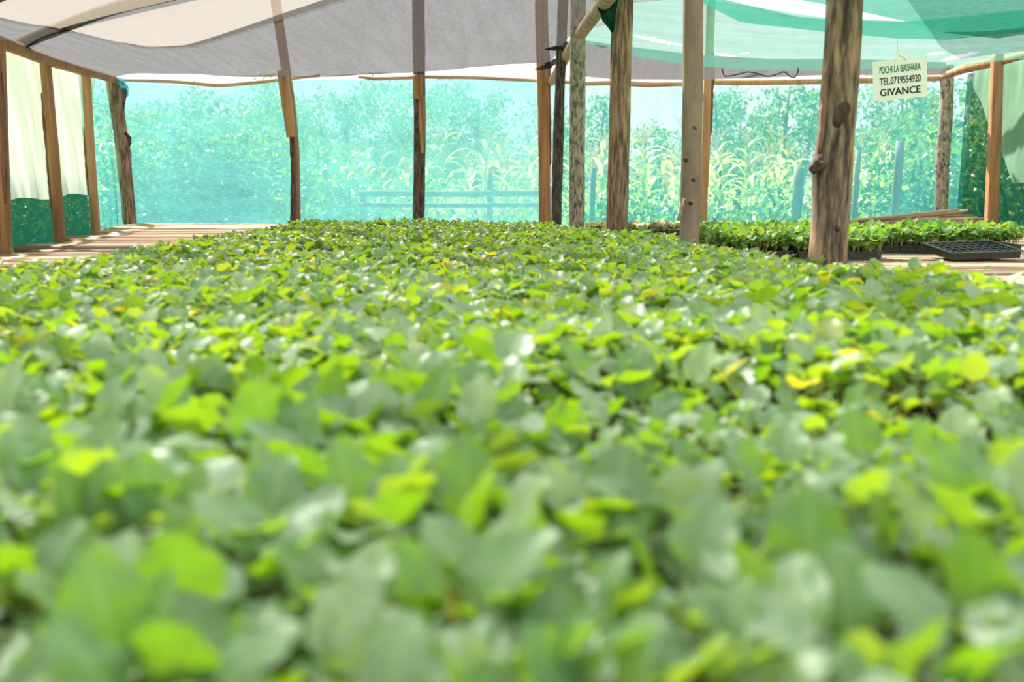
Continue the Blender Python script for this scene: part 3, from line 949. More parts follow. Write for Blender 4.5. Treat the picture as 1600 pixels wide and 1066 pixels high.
# loose heap
heap = [((1200, 357), (1462, 346)), ((1206, 354), (1468, 341)), ((1210, 351), (1500, 340)), ((1215, 358), (1532, 343)), ((1230, 354), (1505, 333)), ((1240, 350), (1520, 337)),
        ((1260, 352), (1512, 329)), ((1280, 350), (1498, 327)), ((1225, 356), (1470, 350)), ((1290, 348), (1480, 331)), ((1250, 356), (1545, 345)), ((1300, 355), (1527, 341))]
heap += [((1205, 359), (1440, 352)), ((1218, 352), (1488, 335)), ((1270, 357), (1518, 347)), ((1235, 357), (1490, 344)), ((1320, 352), (1538, 342))]
for k, (a, b_) in enumerate(heap):
    da = 6.20 + 0.028 * ((k * 5) % 17)
    A, B = P(a[0], a[1], da), P(b_[0], b_[1], da + 0.10)
    v, f = stick_mesh(A, B, rs.uniform(0.008, 0.0125), k * 3.1 + 40)
    tag(build('loose_stick', v, f, M['stick'] if k % 4 else M['stick_dark']), 'loose stick in the fanned heap below the grey corner trunk', 'stick', 'loose sticks heaped by the corner')

# bench frames: bearers and legs
def bench(name, label, bearers, legs):
    root = empty(name, (bearers[0][0][0], bearers[0][0][1], 0), label, 'bench')
    for (a, b_) in bearers:
        v, f = tube([a, b_], 0.035, 12, 10, 0.06, 6, 0, a[0])
        build('bearer', v, f, M['bark_brown'], root)
    for (x, yy) in legs:
        v, f = tube([(x, yy, 0), (x, yy, 0.70)], 0.04, 10, 10, 0.08, 6, 0, x + yy)
        build('leg', v, f, M['bark_brown'], root)
    return root


ZB = ZP - 0.075
bench('pole_bench', 'pole frame carrying the long stick bench with the main bed', [((-2.6, 3.5, ZB), (-2.75, 7.25, ZB)), ((-1.55, 0.0, ZB), (-1.55, 7.35, ZB)), ((0.0, 0.0, ZB), (0.0, 7.3, ZB)), ((1.1, 0.0, ZB), (1.1, 2.4, ZB))],
      [(-2.62, 3.7), (-2.72, 7.1), (-1.55, 0.2), (-1.55, 3.6), (-1.55, 7.1), (0, 0.2), (0, 3.6), (0, 7.1), (1.1, 0.2), (1.1, 2.2)])
bench('pole_bench', 'pole frame under the bench with the empty black tray', [((1.75, 1.1, ZB), (1.75, 5.45, ZB)), ((2.5, 1.1, ZB), (2.5, 5.55, ZB)), ((3.3, 1.1, ZB), (3.3, 5.6, ZB))],
      [(1.75, 1.3), (1.75, 3.2), (1.75, 5.2), (2.5, 1.3), (2.5, 3.2), (2.5, 5.2), (3.3, 1.3), (3.3, 3.2), (3.3, 5.2)])
bench('pole_bench', 'pole frame under the corner bench below the loose sticks', [((2.4, 5.75, ZB - 0.01), (2.4, 7.35, ZB - 0.01)), ((3.3, 5.75, ZB - 0.01), (3.3, 7.35, ZB - 0.01))],
      [(2.4, 5.8), (2.4, 7.2), (3.3, 5.8), (3.3, 7.2)])
# far bench with the dry seedlings
y = 6.15
while y < 6.85:
    v, f = stick_mesh((0.50, y, ZP - 0.062), (1.62, y + 0.02, ZP - 0.062), 0.017, i * 1.7)
    tag(build('bench_stick', v, f, M['stick_dark']), 'weathered stick of the low far bench carrying the dry seedlings', 'stick', 'sticks of the far dry seedling bench')
    y += 0.06
    i += 1
bench('pole_bench', 'pole frame under the far bench with the dry seedlings', [((0.65, 6.1, ZB - 0.04), (0.65, 6.9, ZB - 0.04)), ((1.5, 6.1, ZB - 0.04), (1.5, 6.9, ZB - 0.04))], [(0.65, 6.15), (0.65, 6.85), (1.5, 6.15), (1.5, 6.85)])


# ------------------------------------------------------------------ seed trays
def tray_parts(lx, ly, h, nx, ny, fill):
    """Shell with rim, ribs between the cells, and soil in them; origin at the tray's bottom centre."""
    s = MB()
    t = 0.004
    for sx in (-1, 1):
        s.box((sx * (lx / 2 - 0.012), 0, h / 2), (t, ly - 0.024, h))
        s.box((sx * (lx / 2 - 0.006), 0, h), (0.016, ly, 0.004))
    for sy in (-1, 1):
        s.box((0, sy * (ly / 2 - 0.012), h / 2), (lx - 0.024, t, h))
        s.box((0, sy * (ly / 2 - 0.006), h), (lx, 0.016, 0.004))
    for k in range(1, nx):
        s.box((-lx / 2 + k * lx / nx, 0, h - 0.012), (0.005, ly - 0.02, 0.024))
    for k in range(1, ny):
        s.box((0, -ly / 2 + k * ly / ny, h - 0.012), (lx - 0.02, 0.005, 0.024))
    s.box((0, 0, 0.004), (lx - 0.03, ly - 0.03, 0.004))
    n = 18
    def fn(u, v):
        z = h - fill + 0.004 * noise.noise(Vector((u * 14, v * 10, lx)))
        return Vector(((u - .5) * (lx - 0.026), (v - .5) * (ly - 0.026), z))
    vv, ff = sheet(fn, n, n)
    return s, vv, ff


def make_tray(lx, ly, h, nx, ny, label, group, fill=0.006):
    root = empty('seed_tray', (0, 0, 0), label, 'tray', group)
    s, vv, ff = tray_parts(lx, ly, h, nx, ny, fill)
    s.build('shell', M['tray'], root, False)
    build('soil', vv, ff, M['soil'], root)
    return root


TH = 0.032
tray0 = make_tray(0.385, 0.285, TH, 10, 7, 'black seed tray covered by the leaves of the main bed', 'trays below the main bed')
used = False
BED_L = lambda y: -1.40 + (max(0, y - 2.5)) * 0.075
BED_R = lambda y: 1.50 if y < 1.5 else (1.5 - (y - 1.5) * 0.32 if y < 2.4 else (1.21 - (y - 2.4) * 0.31 if y < 3.05 else (0.95 - (y - 3.05) * 0.29 if y < 5.0 else 0.32 - (y - 5.0) * 0.22)))
BED_END = 5.75
y = 0.12
while y < BED_END - 0.1:
    x = BED_L(y) + 0.19
    while x < BED_R(y + 0.12) - 0.15:
        loc, rot = (x, y, ZP + 0.001), (0, 0, rs.uniform(-0.012, 0.012))
        if not used:
            tray0.location, tray0.rotation_euler = loc, rot
            used = True
        else:
            copy_tree(tray0, loc, rot)
        x += 0.392
    y += 0.292

SM2 = [(1.06, 4.42, 'seed tray of green seedlings close behind the smooth pinkish trunk'), (1.46, 4.40, 'seed tray of green seedlings behind the thick trunk'), (1.66 + 0.2, 4.74, 'seed tray of tall seedlings behind the empty tray, nearer the thick trunk'),
       (2.27, 4.76, 'seed tray of tall seedlings behind the empty tray, nearer the side wall'), (1.08, 4.73, 'back seed tray of green seedlings by the smooth pinkish trunk'), (1.47, 4.71, 'back seed tray of green seedlings behind the thick trunk')]
tr2 = [copy_tree(tray0, (x, yy, ZP + 0.001), (0, 0, rs.uniform(-.03, .03))) for x, yy, _l in SM2]
for o, (_x, _y, l) in zip(tr2, SM2):
    o['label'] = l
    o['group'] = 'trays of tall seedlings by the trunks'
et = make_tray(0.35, 0.24, 0.032, 9, 5, 'empty black seed tray with bare soil cells at the edge of the tall seedlings', None, 0.012)
et.location = (2.06, 4.31, ZP + 0.020)
et.rotation_euler = (R(7), R(-1), R(9))
ft = [(0.70, 6.42, 'far seed tray of dry seedlings behind the brown trunk'), (1.10, 6.42, 'far seed tray of dry seedlings behind the smooth pinkish trunk'), (1.43, 6.40, 'far black seed tray with its bare end showing past the dry seedlings')]
for x, yy, l in ft:
    o = copy_tree(tray0, (x, yy, ZP - 0.044), (0, 0, 0))
    o['label'] = l
    o['group'] = 'far trays of dry seedlings'

# ------------------------------------------------------------------ seedlings
def leaf(L, W, nu, nv, curl, cup, wav, ph):
    v = np.linspace(0, 1, nv + 1)
    prof = np.sin(np.pi * np.clip(v, 0, 1) ** 0.80) ** 0.58
    prof[0], prof[-1] = 0.12, 0.26
    ang = -curl * v
    dy = L / nv
    yy = np.concatenate([[0], np.cumsum(np.cos((ang[1:] + ang[:-1]) / 2) * dy)])
    zz = np.concatenate([[0], np.cumsum(np.sin((ang[1:] + ang[:-1]) / 2) * dy)])
    u = np.linspace(-1, 1, nu + 1)
    U, V = np.meshgrid(u, v)
    X = U * (prof[:, None] * W / 2)
    Y = np.repeat(yy[:, None], nu + 1, 1)
    Z = np.repeat(zz[:, None], nu + 1, 1) + cup * W * U ** 2 * prof[:, None] + wav * np.abs(U) ** 2 * np.sin(V * 13 + ph + U * 2) * W
    co = np.stack([X, Y, Z], -1).reshape(-1, 3)
    uv = np.stack([U * 0.5 + 0.5, V], -1).reshape(-1, 2)
    a = (np.arange(nv)[:, None] * (nu + 1) + np.arange(nu)[None]).ravel()
    fc = np.stack([a, a + 1, a + nu + 2, a + nu + 1], 1)
    return co, fc, uv


def rotmat(az, el, roll):
    ca, sa = math.cos(az), math.sin(az)
    ce, se = math.cos(el), math.sin(el)
    cr, sr = math.cos(roll), math.sin(roll)
    Ry = np.array([[cr, 0, sr], [0, 1, 0], [-sr, 0, cr]])
    Rx = np.array([[1, 0, 0], [0, ce, -se], [0, se, ce]])
    Rz = np.array([[ca, -sa, 0], [sa, ca, 0], [0, 0, 1]])
    return Rz @ Rx @ Ry


def prism(a, b_, ra, rb, k=4):
    a, b_ = np.array(a), np.array(b_)
    d = (b_ - a) / (np.linalg.norm(b_ - a) + 1e-9)
    s = np.cross(d, [0.3, 0.9, 0.2])
    s /= np.linalg.norm(s)
    t = np.cross(d, s)
    th = np.arange(k) * 2 * math.pi / k
    ring = np.cos(th)[:, None] * s + np.sin(th)[:, None] * t
    co = np.concatenate([a + ring * ra, b_ + ring * rb])
    i_ = np.arange(k)
    j_ = (i_ + 1) % k
    return co, np.stack([i_, j_, j_ + k, i_ + k], 1)


def cat_parts(parts):
    """[(co, faces, uv or None)] -> one of each."""
    co, fc, uv, b_ = [], [], [], 0
    for p in parts:
        co.append(p[0])
        fc.append(p[1] + b_)
        uv.append(p[2] if len(p) > 2 else np.full((len(p[0]), 2), 0.5))
        b_ += len(p[0])
    return np.concatenate(co), np.concatenate(fc), np.concatenate(uv)


def seedling(rg, nu, nv, h=0.075, L=0.050, nleaf=4, upright=0.5, low=0.85):
    """(foliage, stem) arrays of one seedling standing on the origin."""
    fol, stm = [], []
    lean = np.array([rg.uniform(-.012, .012), rg.uniform(-.012, .012), 0])
    topp = np.array([0, 0, h * 0.62]) + lean
    stm.append(prism((0, 0, -0.004), topp * [0.6, 0.6, 0.5], 0.0017, 0.0016))
    stm.append(prism(topp * [0.6, 0.6, 0.5], topp, 0.0016, 0.0014))
    az = rg.uniform(0, 6.28)
    n = nleaf + 2
    for k in range(n):
        coty = k < 2
        az += 3.14 if k == 1 else 2.2 + rg.uniform(-.5, .5)
        l_ = L * (0.42 if coty else rg.uniform(0.72, 1.12))
        if k == n - 1: l_ *= 0.7
        w_ = l_ * (1.05 if coty else rg.uniform(0.70, 0.92))
        pl = (0.016 if coty else rg.uniform(0.018, 0.034)) * (L / 0.05)
        pe = R(rg.uniform(25, 50)) if coty else R(rg.uniform(38, 78))
        base = topp * (0.72 if coty else rg.uniform(low, 1.0))
        tip = base + pl * np.array([-math.sin(az) * math.cos(pe), math.cos(az) * math.cos(pe), math.sin(pe)])
        stm.append(prism(base, tip, 0.0011, 0.0009, 3))
        if coty:
            el, curl = R(rg.uniform(-5, 20)), rg.uniform(0.1, 0.5)
        elif rg.random() < upright:
            el, curl = R(rg.uniform(35, 80)), rg.uniform(0.1, 1.0)
        else:
            el, curl = R(rg.uniform(-10, 35)), rg.uniform(0.3, 1.1)
        co, fc, uv = leaf(l_, w_, nu, nv, curl, rg.uniform(0.02, 0.22), rg.uniform(0.03, 0.10), rg.uniform(0, 6))
        m_ = rotmat(az, el, rg.uniform(-.35, .35))
        fol.append((co @ m_.T + tip, fc, uv))
    return cat_parts(fol), cat_parts(stm)


def np_mesh(name, co, fc, uv, mats, mi=None):
    me = bpy.data.meshes.new(name)
    me.vertices.add(len(co))
    me.vertices.foreach_set('co', np.ascontiguousarray(co, 'f').ravel())
    k = fc.shape[1]
    me.loops.add(fc.size)
    me.loops.foreach_set('vertex_index', np.ascontiguousarray(fc, 'i').ravel())
    me.polygons.add(len(fc))
    me.polygons.foreach_set('loop_start', np.arange(0, fc.size, k, dtype='i'))
    me.polygons.foreach_set('loop_total', np.full(len(fc), k, 'i'))
    for m_ in mats: me.materials.append(m_)
    if mi is not None: me.polygons.foreach_set('material_index', np.ascontiguousarray(mi, 'i'))
    me.polygons.foreach_set('use_smooth', np.ones(len(fc), bool))
    if uv is not None:
        ul = me.uv_layers.new(name='UVMap')
        ul.data.foreach_set('uv', np.ascontiguousarray(uv[fc.ravel()], 'f').ravel())
    me.update(calc_edges=True)
    me.validate()
    return me


def mesh_obj(name, me, parent=None):
    o = bpy.data.objects.new(name, me)
    C.objects.link(o)
    if parent is not None: o.parent = parent
    return o


def scatter_mesh(name, kinds, spots, mats):
    """One mesh of many plants. kinds: [(foliage, stem)]; spots: rows x, y, z, turn, scale, lean x, lean y, which."""
    co, fc, uv, mi, b_ = [], [], [], [], 0
    spots = np.array(spots)
    for k, (fo, st) in enumerate(kinds):
        sp = spots[spots[:, 7] == k]
        if not len(sp): continue
        for part, (pc, pf, pu) in enumerate((fo, st)):
            ca, sa = np.cos(sp[:, 3]), np.sin(sp[:, 3])
            x = (ca[:, None] * pc[:, 0] - sa[:, None] * pc[:, 1]) * sp[:, 4:5]
            yv = (sa[:, None] * pc[:, 0] + ca[:, None] * pc[:, 1]) * sp[:, 4:5]
            z = np.repeat(pc[None, :, 2], len(sp), 0) * sp[:, 4:5]
            x = x + sp[:, 5:6] * z + sp[:, 0:1]
            yv = yv + sp[:, 6:7] * z + sp[:, 1:2]
            z = z + sp[:, 2:3]
            n = pc.shape[0]
            co.append(np.stack([x, yv, z], -1).reshape(-1, 3))
            fc.append((pf[None] + (np.arange(len(sp)) * n)[:, None, None]).reshape(-1, 4) + b_)
            uv.append(np.tile(pu, (len(sp), 1)))
            mi.append(np.full(len(sp) * len(pf), part))
            b_ += len(sp) * n
    me = np_mesh(name, np.concatenate(co), np.concatenate(fc), np.concatenate(uv), mats, np.concatenate(mi))
    return mesh_obj(name, me)


rg = random.Random(21)
NEAR = [seedling(rg, 6, 9, 0.088, 0.063, 4, 0.6) for _ in range(16)]
MID = [seedling(rg, 4, 6, 0.089, 0.050, 4, 0.58) for _ in range(14)]
FAR = [seedling(rg, 2, 4, 0.092, 0.038, 5, 0.55) for _ in range(12)]
ZS = ZP + TH - 0.004


def in_frame(p):
    v = Vector(p) - Vector((0, 0, EYE))
    f_ = v.y * math.cos(PITCH) - v.z * math.sin(PITCH)
    u_ = v.y * math.sin(PITCH) + v.z * math.cos(PITCH)
    if f_ < 0.05: return False
    px, py = 800 + v.x / f_ * FPX, 533 - u_ / f_ * FPX
    return -60 < px < 1660 and -20 < py < 1120


pitch_ = 0.050
spots = []
y = 0.02
while y < BED_END:
    x = BED_L(y) - 0.03
    while x < BED_R(y):
        xx, yy = x + rg.uniform(-.011, .011), y + rg.uniform(-.011, .011)
        kx, ky = int(x / 0.39 + 50), int(y / 0.292)
        hv = 0.94 + 0.16 * (noise.noise(Vector((kx * 3.7, ky * 2.9, 1.5)))) + 0.10 * noise.noise(Vector((x * 3, y * 3, 7)))
        if 0.0 < x < 0.75 and 0.82 < y < 1.24: hv *= 0.80
        if -0.1 < x < 0.9 and 1.24 <= y < 1.75: hv *= 1.10
        if y > 4.3: hv *= 0.86
        end = 5.75 - 0.42 * max(0, (x + 1.1)) ** 1.0 * 0.45
        # keep the plants off the posts
        clear = all((xx - px_) ** 2 + (yy - py_) ** 2 > 0.085 ** 2 for px_, py_ in ((1.03, 3.05), (0.73, 3.9), (0.53, 4.8), (0.38, 5.6)))
        if yy < end and clear and rg.random() > 0.03:
            spots.append((xx, yy, ZS, rg.uniform(0, 6.28), hv * rg.uniform(0.88, 1.12), rg.uniform(-.25, .25), rg.uniform(-.25, .25)))
        x += pitch_ if y < 1.4 else (0.043 if y < 2.6 else 0.037)
    y += pitch_ if y < 1.4 else (0.043 if y < 2.6 else 0.037)
spots = [s for s in spots if not (s[0] ** 2 + s[1] ** 2 < 0.10 ** 2)]
vis = sorted((s for s in spots if in_frame((s[0], s[1], s[2] + 0.08))), key=lambda s: s[0] ** 2 + s[1] ** 2)[:300]
near_set = set(vis)
rest = [s for s in spots if s not in near_set]

# nearest seedlings one by one
near_src = []
for k, (fo, st) in enumerate(NEAR):
    fm = np_mesh('foliage', fo[0], fo[1], fo[2], [M['leaf'] if k < 15 else M['leaf_yellow']])
    sm = np_mesh('stem', st[0], st[1], None, [M['stem']])
    near_src.append((fm, sm))
for q, s in enumerate(vis):
    k = 15 if rg.random() < 0.025 else rg.randrange(15)
    fm, sm = near_src[k]
    if k == 15:
        o = empty('cabbage_seedling', s[:3], 'yellowing cabbage seedling among green ones at the near end of the bed', 'seedling', 'yellowing seedlings close to the camera')
    else:
        o = empty('cabbage_seedling', s[:3], 'green cabbage seedling with large blurred leaves at the near end of the main bed', 'seedling', 'green cabbage seedlings close to the camera')
    o.rotation_euler = (s[6] * 0.8, s[5] * 0.8, s[3])
    o.scale = (s[4],) * 3
    mesh_obj('foliage', fm, o)
    mesh_obj('stem', sm, o)

A = [(*s, rg.randrange(14)) for s in rest if s[1] < 2.6]
B = [(*s, 14 + rg.randrange(12)) for s in rest if s[1] >= 2.6]
tag(scatter_mesh('cabbage_seedling_foliage', MID + FAR, A + B, [M['leaf'], M['stem']]), 'dense green mass of cabbage seedlings filling the rest of the main bed', 'seedlings', None, 'stuff')

# tall seedlings in the trays by the trunks
TALL = [seedling(rg, 2, 4, 0.088, 0.034, 9, 0.35, 0.12) for _ in range(10)]
sp = []
for (x, yy, _l) in SM2:
    for a in range(12):
        for b_ in range(9):
            px_, py_ = x - 0.175 + a * 0.0318, yy - 0.128 + b_ * 0.032
            sp.append((px_ + rg.uniform(-.008, .008), py_ + rg.uniform(-.008, .008), ZS, rg.uniform(0, 6.28), rg.uniform(1.02, 1.42), rg.uniform(-.25, .25), rg.uniform(-.3, .15), rg.randrange(10)))
tag(scatter_mesh('tall_seedling_foliage', TALL, sp, [M['leaf_small'], M['stem']]), 'thicket of tall thin-stemmed seedlings in the trays beside the thick trunk', 'seedlings', None, 'stuff')
DRY = [seedling(rg, 2, 3, 0.060, 0.028, 6, 0.4, 0.4) for _ in range(8)]
sp = []
for n_, (x, yy, _l) in enumerate(ft):
    for a in range(13 if n_ < 2 else 6):
        for b_ in range(10):
            sp.append((x - 0.18 + a * 0.029 + rg.uniform(-.008, .008), yy - 0.13 + b_ * 0.028 + rg.uniform(-.008, .008), ZS - 0.045, rg.uniform(0, 6.28), rg.uniform(0.8, 1.25), rg.uniform(-.3, .3), rg.uniform(-.3, .3), rg.randrange(8)))
tag(scatter_mesh('dry_seedling_foliage', DRY, sp, [M['leaf_dry'], M['stem']]), 'low dry yellow-brown seedlings in the far trays behind the trunks', 'seedlings', None, 'stuff')


# ------------------------------------------------------------------ outside: trees, maize, bushes, fence, shed
def leaf_cloud(rg, n, blobs, size, asp=0.45):
    """n small folded leaves in the given ellipsoid blobs: (centre, radii)."""
    rn = np.random.RandomState(rg.randrange(10 ** 6))
    w = np.array([b_[1][0] * b_[1][1] * b_[1][2] for b_ in blobs]) ** 0.7
    pick = rn.choice(len(blobs), n, p=w / w.sum())
    cs = np.array([b_[0] for b_ in blobs])[pick]
    rr = np.array([b_[1] for b_ in blobs])[pick]
    d = rn.normal(size=(n, 3))
    d /= np.linalg.norm(d, axis=1)[:, None]
    p = cs + d * rr * (rn.uniform(0.15, 1, n) ** 0.5)[:, None]
    ax = rn.normal(size=(n, 3))
    ax[:, 2] -= 0.5
    ax /= np.linalg.norm(ax, axis=1)[:, None]
    sd_ = np.cross(ax, rn.normal(size=(n, 3)))
    sd_ /= np.linalg.norm(sd_, axis=1)[:, None]
    nm = np.cross(sd_, ax)
    s = size * rn.uniform(0.6, 1.4, n)[:, None]
    # six points: base, two sides, middle fold low, tip
    pts = [p, p + ax * s * 0.45 + sd_ * s * asp * 0.5, p + ax * s * 0.5 - nm * s * 0.10, p + ax * s * 0.45 - sd_ * s * asp * 0.5, p + ax * s]
    co = np.stack(pts, 1).reshape(-1, 3)
    b_ = (np.arange(n) * 5)[:, None]
    f1 = b_ + np.array([[0, 1, 2, 2]])
    tri = np.concatenate([b_ + np.array([[0, 2, 1]]), b_ + np.array([[0, 3, 2]]), b_ + np.array([[1, 2, 4]]), b_ + np.array([[2, 3, 4]])])
    return co, tri


def make_tree(rg, h, crown, trunk_r, n, size, name, label, group, low=0.35):
    root = empty(name, (0, 0, 0), label, 'tree', group)
    bl = []
    m_ = MB()
    kx, ky = rg.uniform(-.3, .3), rg.uniform(-.3, .3)
    trunk = [(0, 0, -0.1), (kx * 0.3, ky * 0.3, h * 0.35), (kx, ky, h * 0.7), (kx * 1.4, ky * 1.2, h * 0.96)]
    m_.tube(trunk, [trunk_r, trunk_r * 0.75, trunk_r * 0.5, trunk_r * 0.15], 14, 8, 0.06, 4)
    path = resample(trunk, 20)
    for k in range(13):
        t = low + (1 - low) * (k + 0.5) / 13
        q = path[int(t * 20)]
        az = k * 2.4 + rg.uniform(-.4, .4)
        ln = crown * (1.15 - 0.6 * (t - low) / (1 - low)) * rg.uniform(0.6, 1.1)
        e_ = q + Vector((math.cos(az) * ln, math.sin(az) * ln, ln * rg.uniform(0.1, 0.6)))
        m_.tube([q, q.lerp(e_, 0.5) + Vector((0, 0, 0.1 * ln)), e_], [trunk_r * 0.28, trunk_r * 0.18, trunk_r * 0.06], 6, 5)
        bl.append((tuple(e_), (ln * 0.55 + 0.15, ln * 0.55 + 0.15, ln * 0.42 + 0.12)))
        bl.append((tuple(q.lerp(e_, 0.55)), (ln * 0.40 + 0.1, ln * 0.40 + 0.1, ln * 0.32 + 0.1)))
    m_.build('trunk', M['tree_bark'], root)
    co, tri = leaf_cloud(rg, n, bl, size)
    mesh_obj('crown', np_mesh('crown', co, tri, None, [M['tree_leaf']]), root)
    return root


rt = random.Random(5)
T_big = make_tree(rt, 4.0, 1.55, 0.12, 5200, 0.15, 'leafy_tree', 'x', 'trees beyond the back net', 0.16)
T_slim = make_tree(rt, 4.6, 0.85, 0.11, 1700, 0.15, 'eucalyptus_tree', 'x', 'trees beyond the back net', 0.35)
T_small = make_tree(rt, 3.0, 1.15, 0.07, 3000, 0.12, 'leafy_tree', 'x', 'trees beyond the back net', 0.15)
HT = {T_big.name: 4.0, T_slim.name: 4.6, T_small.name: 3.0}
tree_spots = [                                   # source, pixel column, distance, pixel row of the top
    (T_big, 215, 16, 136, 'dense leafy tree seen through the turquoise net beside the corner trunk'),
    (T_big, 330, 19, 132, 'dense leafy tree behind the turquoise net before the spliced post'),
    (T_big, 555, 22, 128, 'leafy tree behind the turquoise net between spliced and bark-covered posts'),
    (T_small, 500, 15, 150, 'small tree behind the net just past the spliced post'),
    (T_big, 740, 24, 128, 'leafy tree behind the net between bark-covered and orange plank posts'),
    (T_small, 280, 12.6, 165, 'small tree close behind the net by the corner trunk'),
    (T_small, 405, 14, 150, 'small tree close behind the net at the spliced post'),
    (T_slim, 925, 25, 118, 'slender eucalyptus seen between grey and brown trunk posts'),
    (T_small, 1040, 21, 172, 'rounded tree under the white sky patch beside the smooth trunk'),
    (T_slim, 1125, 21, 112, 'slender eucalyptus just past the pale hidden post'),
    (T_big, 1150, 27, 140, 'leafy tree behind the maize past the smooth trunk'),
    (T_slim, 1208, 15.5, 104, 'thick-stemmed eucalyptus rising before the thick trunk post'),
    (T_slim, 1245, 23, 112, 'thin eucalyptus beside the thick-stemmed one'),
    (T_big, 1385, 25, 118, 'leafy tree behind the hanging sign'),
    (T_slim, 1440, 21, 112, 'slender eucalyptus between the sign and the corner trunk'),
    (T_small, 1350, 18, 165, 'rounded tree under the sign behind the maize'),
    (T_big, 1530, 17, 110, 'dark leafy tree behind the side net by the square post'),
    (T_big, 1680, 15, 110, 'dark leafy tree behind the slanting green tarp'),
    (T_big, 650, 29, 126, 'distant leafy tree behind the bark-covered post'),
    (T_small, 850, 18, 150, 'small tree behind the orange plank post'),
    (T_big, 445, 27, 128, 'distant leafy tree behind the spliced post'),
]
seen = set()
for k, (src, px, d, py, lab) in enumerate(tree_spots):
    x = (px - 800) / FPX * d
    sc = (EYE + (266 - py - (36 if px < 400 else 26)) * d / FPX + 0.08) / HT[src.name]
    if src.name in seen:
        o = copy_tree(src, (x, d, -0.08), (0, 0, k * 1.3), sc)
    else:
        seen.add(src.name)
        o = src
        o.location, o.rotation_euler, o.scale = (x, d, -0.08), (0, 0, k * 1.3), (sc,) * 3
    o['label'] = lab


def make_maize(rg, h):
    root = empty('maize_plant', (0, 0, 0), 'tall sunlit maize plant growing in the field behind the back net', 'maize plant', 'maize plants behind the back net')
    m_ = MB()
    bx = rg.uniform(-.06, .06)
    m_.tube([(0, 0, -0.05), (bx, 0, h * 0.5), (bx * 1.5, 0.03, h * 0.9)], [0.014, 0.012, 0.006], 8, 6)
    m_.build('stalk', M['maize_leaf'], root)
    m_ = MB()
    for k in range(11):
        t = 0.15 + 0.72 * k / 10
        az = (k % 2) * math.pi + rg.uniform(-.5, .5)
        ln = rg.uniform(0.32, 0.56) * (1 - 0.35 * abs(t - 0.5))
        b_ = Vector((bx * t * 1.6, 0, h * t))
        dr = Vector((math.cos(az), math.sin(az), 0))
        sd_ = Vector((-dr.y, dr.x, 0))
        e0 = rg.uniform(0.9, 1.25)
        vv, ff = [], []
        q = b_.copy()
        n = 9
        for j in range(n + 1):
            s = j / n
            el = e0 - (e0 + rg.uniform(0.5, 0.9)) * s ** 1.3
            w_ = 0.032 * (math.sin(math.pi * min(1, s * 0.88 + 0.12)) + 0.02)
            up_ = Vector((0, 0, 1)) * math.cos(el) - dr * math.sin(el)
            vv += [q + sd_ * w_ + up_ * w_ * 0.35, q, q - sd_ * w_ + up_ * w_ * 0.35]
            q = q + (dr * math.cos(el) + Vector((0, 0, 1)) * math.sin(el)) * (ln / n)
            if j < n:
                a = j * 3
                ff += [(a, a + 1, a + 4, a + 3), (a + 1, a + 2, a + 5, a + 4)]
        m_.add(vv, ff)
    m_.build('foliage', M['maize_leaf'], root)
    m_ = MB()
    for k in range(9):
        az = k * 0.7
        sp_ = 0 if k == 0 else 0.10
        b_ = Vector((bx * 1.5, 0.03, h * 0.88))
        m_.tube([b_, b_ + Vector((math.cos(az) * sp_ * 0.5, math.sin(az) * sp_ * 0.5, 0.16)), b_ + Vector((math.cos(az) * sp_ * 1.4, math.sin(az) * sp_ * 1.4, 0.26))], [0.005, 0.005, 0.002], 5, 4)
    m_.build('tassel', M['tassel'], root)
    return root


mz = [make_maize(rt, h) for h in (1.75, 1.6, 1.9, 1.5)]
first = set()
for k in range(130):
    px = rt.uniform(480, 1475)
    d = rt.choice((10.5, 11.2, 12.0, 12.9, 13.8)) + rt.uniform(-.25, .25)
    if px < 560 and d < 11.5: d += 2
    src = mz[k % 4]
    loc = ((px - 800) / FPX * d, d, -0.08)
    rot = (rt.uniform(-.06, .06), rt.uniform(-.06, .06), rt.uniform(0, 6.28))
    sc = rt.uniform(0.78, 0.98)
    if k < 4:
        src.location, src.rotation_euler, src.scale = loc, rot, (sc,) * 3
    else:
        copy_tree(src, loc, rot, sc)


def make_bush(rg, h, r_, n, size, mat):
    root = empty('bush', (0, 0, 0), 'x', 'bush')
    m_ = MB()
    bl = []
    for k in range(7):
        az = k * 0.9 + rg.uniform(-.2, .2)
        e_ = Vector((math.cos(az) * r_ * 0.6, math.sin(az) * r_ * 0.6, h * rg.uniform(0.5, 0.85)))
        m_.tube([(0, 0, -0.03), e_ * 0.5 + Vector((0, 0, 0.1)), e_], [0.02, 0.014, 0.006], 6, 5)
        bl.append((tuple(e_), (r_ * 0.5, r_ * 0.5, h * 0.3)))
        bl.append((tuple(e_ * 0.6), (r_ * 0.5, r_ * 0.5, h * 0.3)))
    m_.build('stem', M['tree_bark'], root)
    co, tri = leaf_cloud(rg, n, bl, size, 0.55)
    mesh_obj('foliage', np_mesh('foliage', co, tri, None, [mat]), root)
    return root


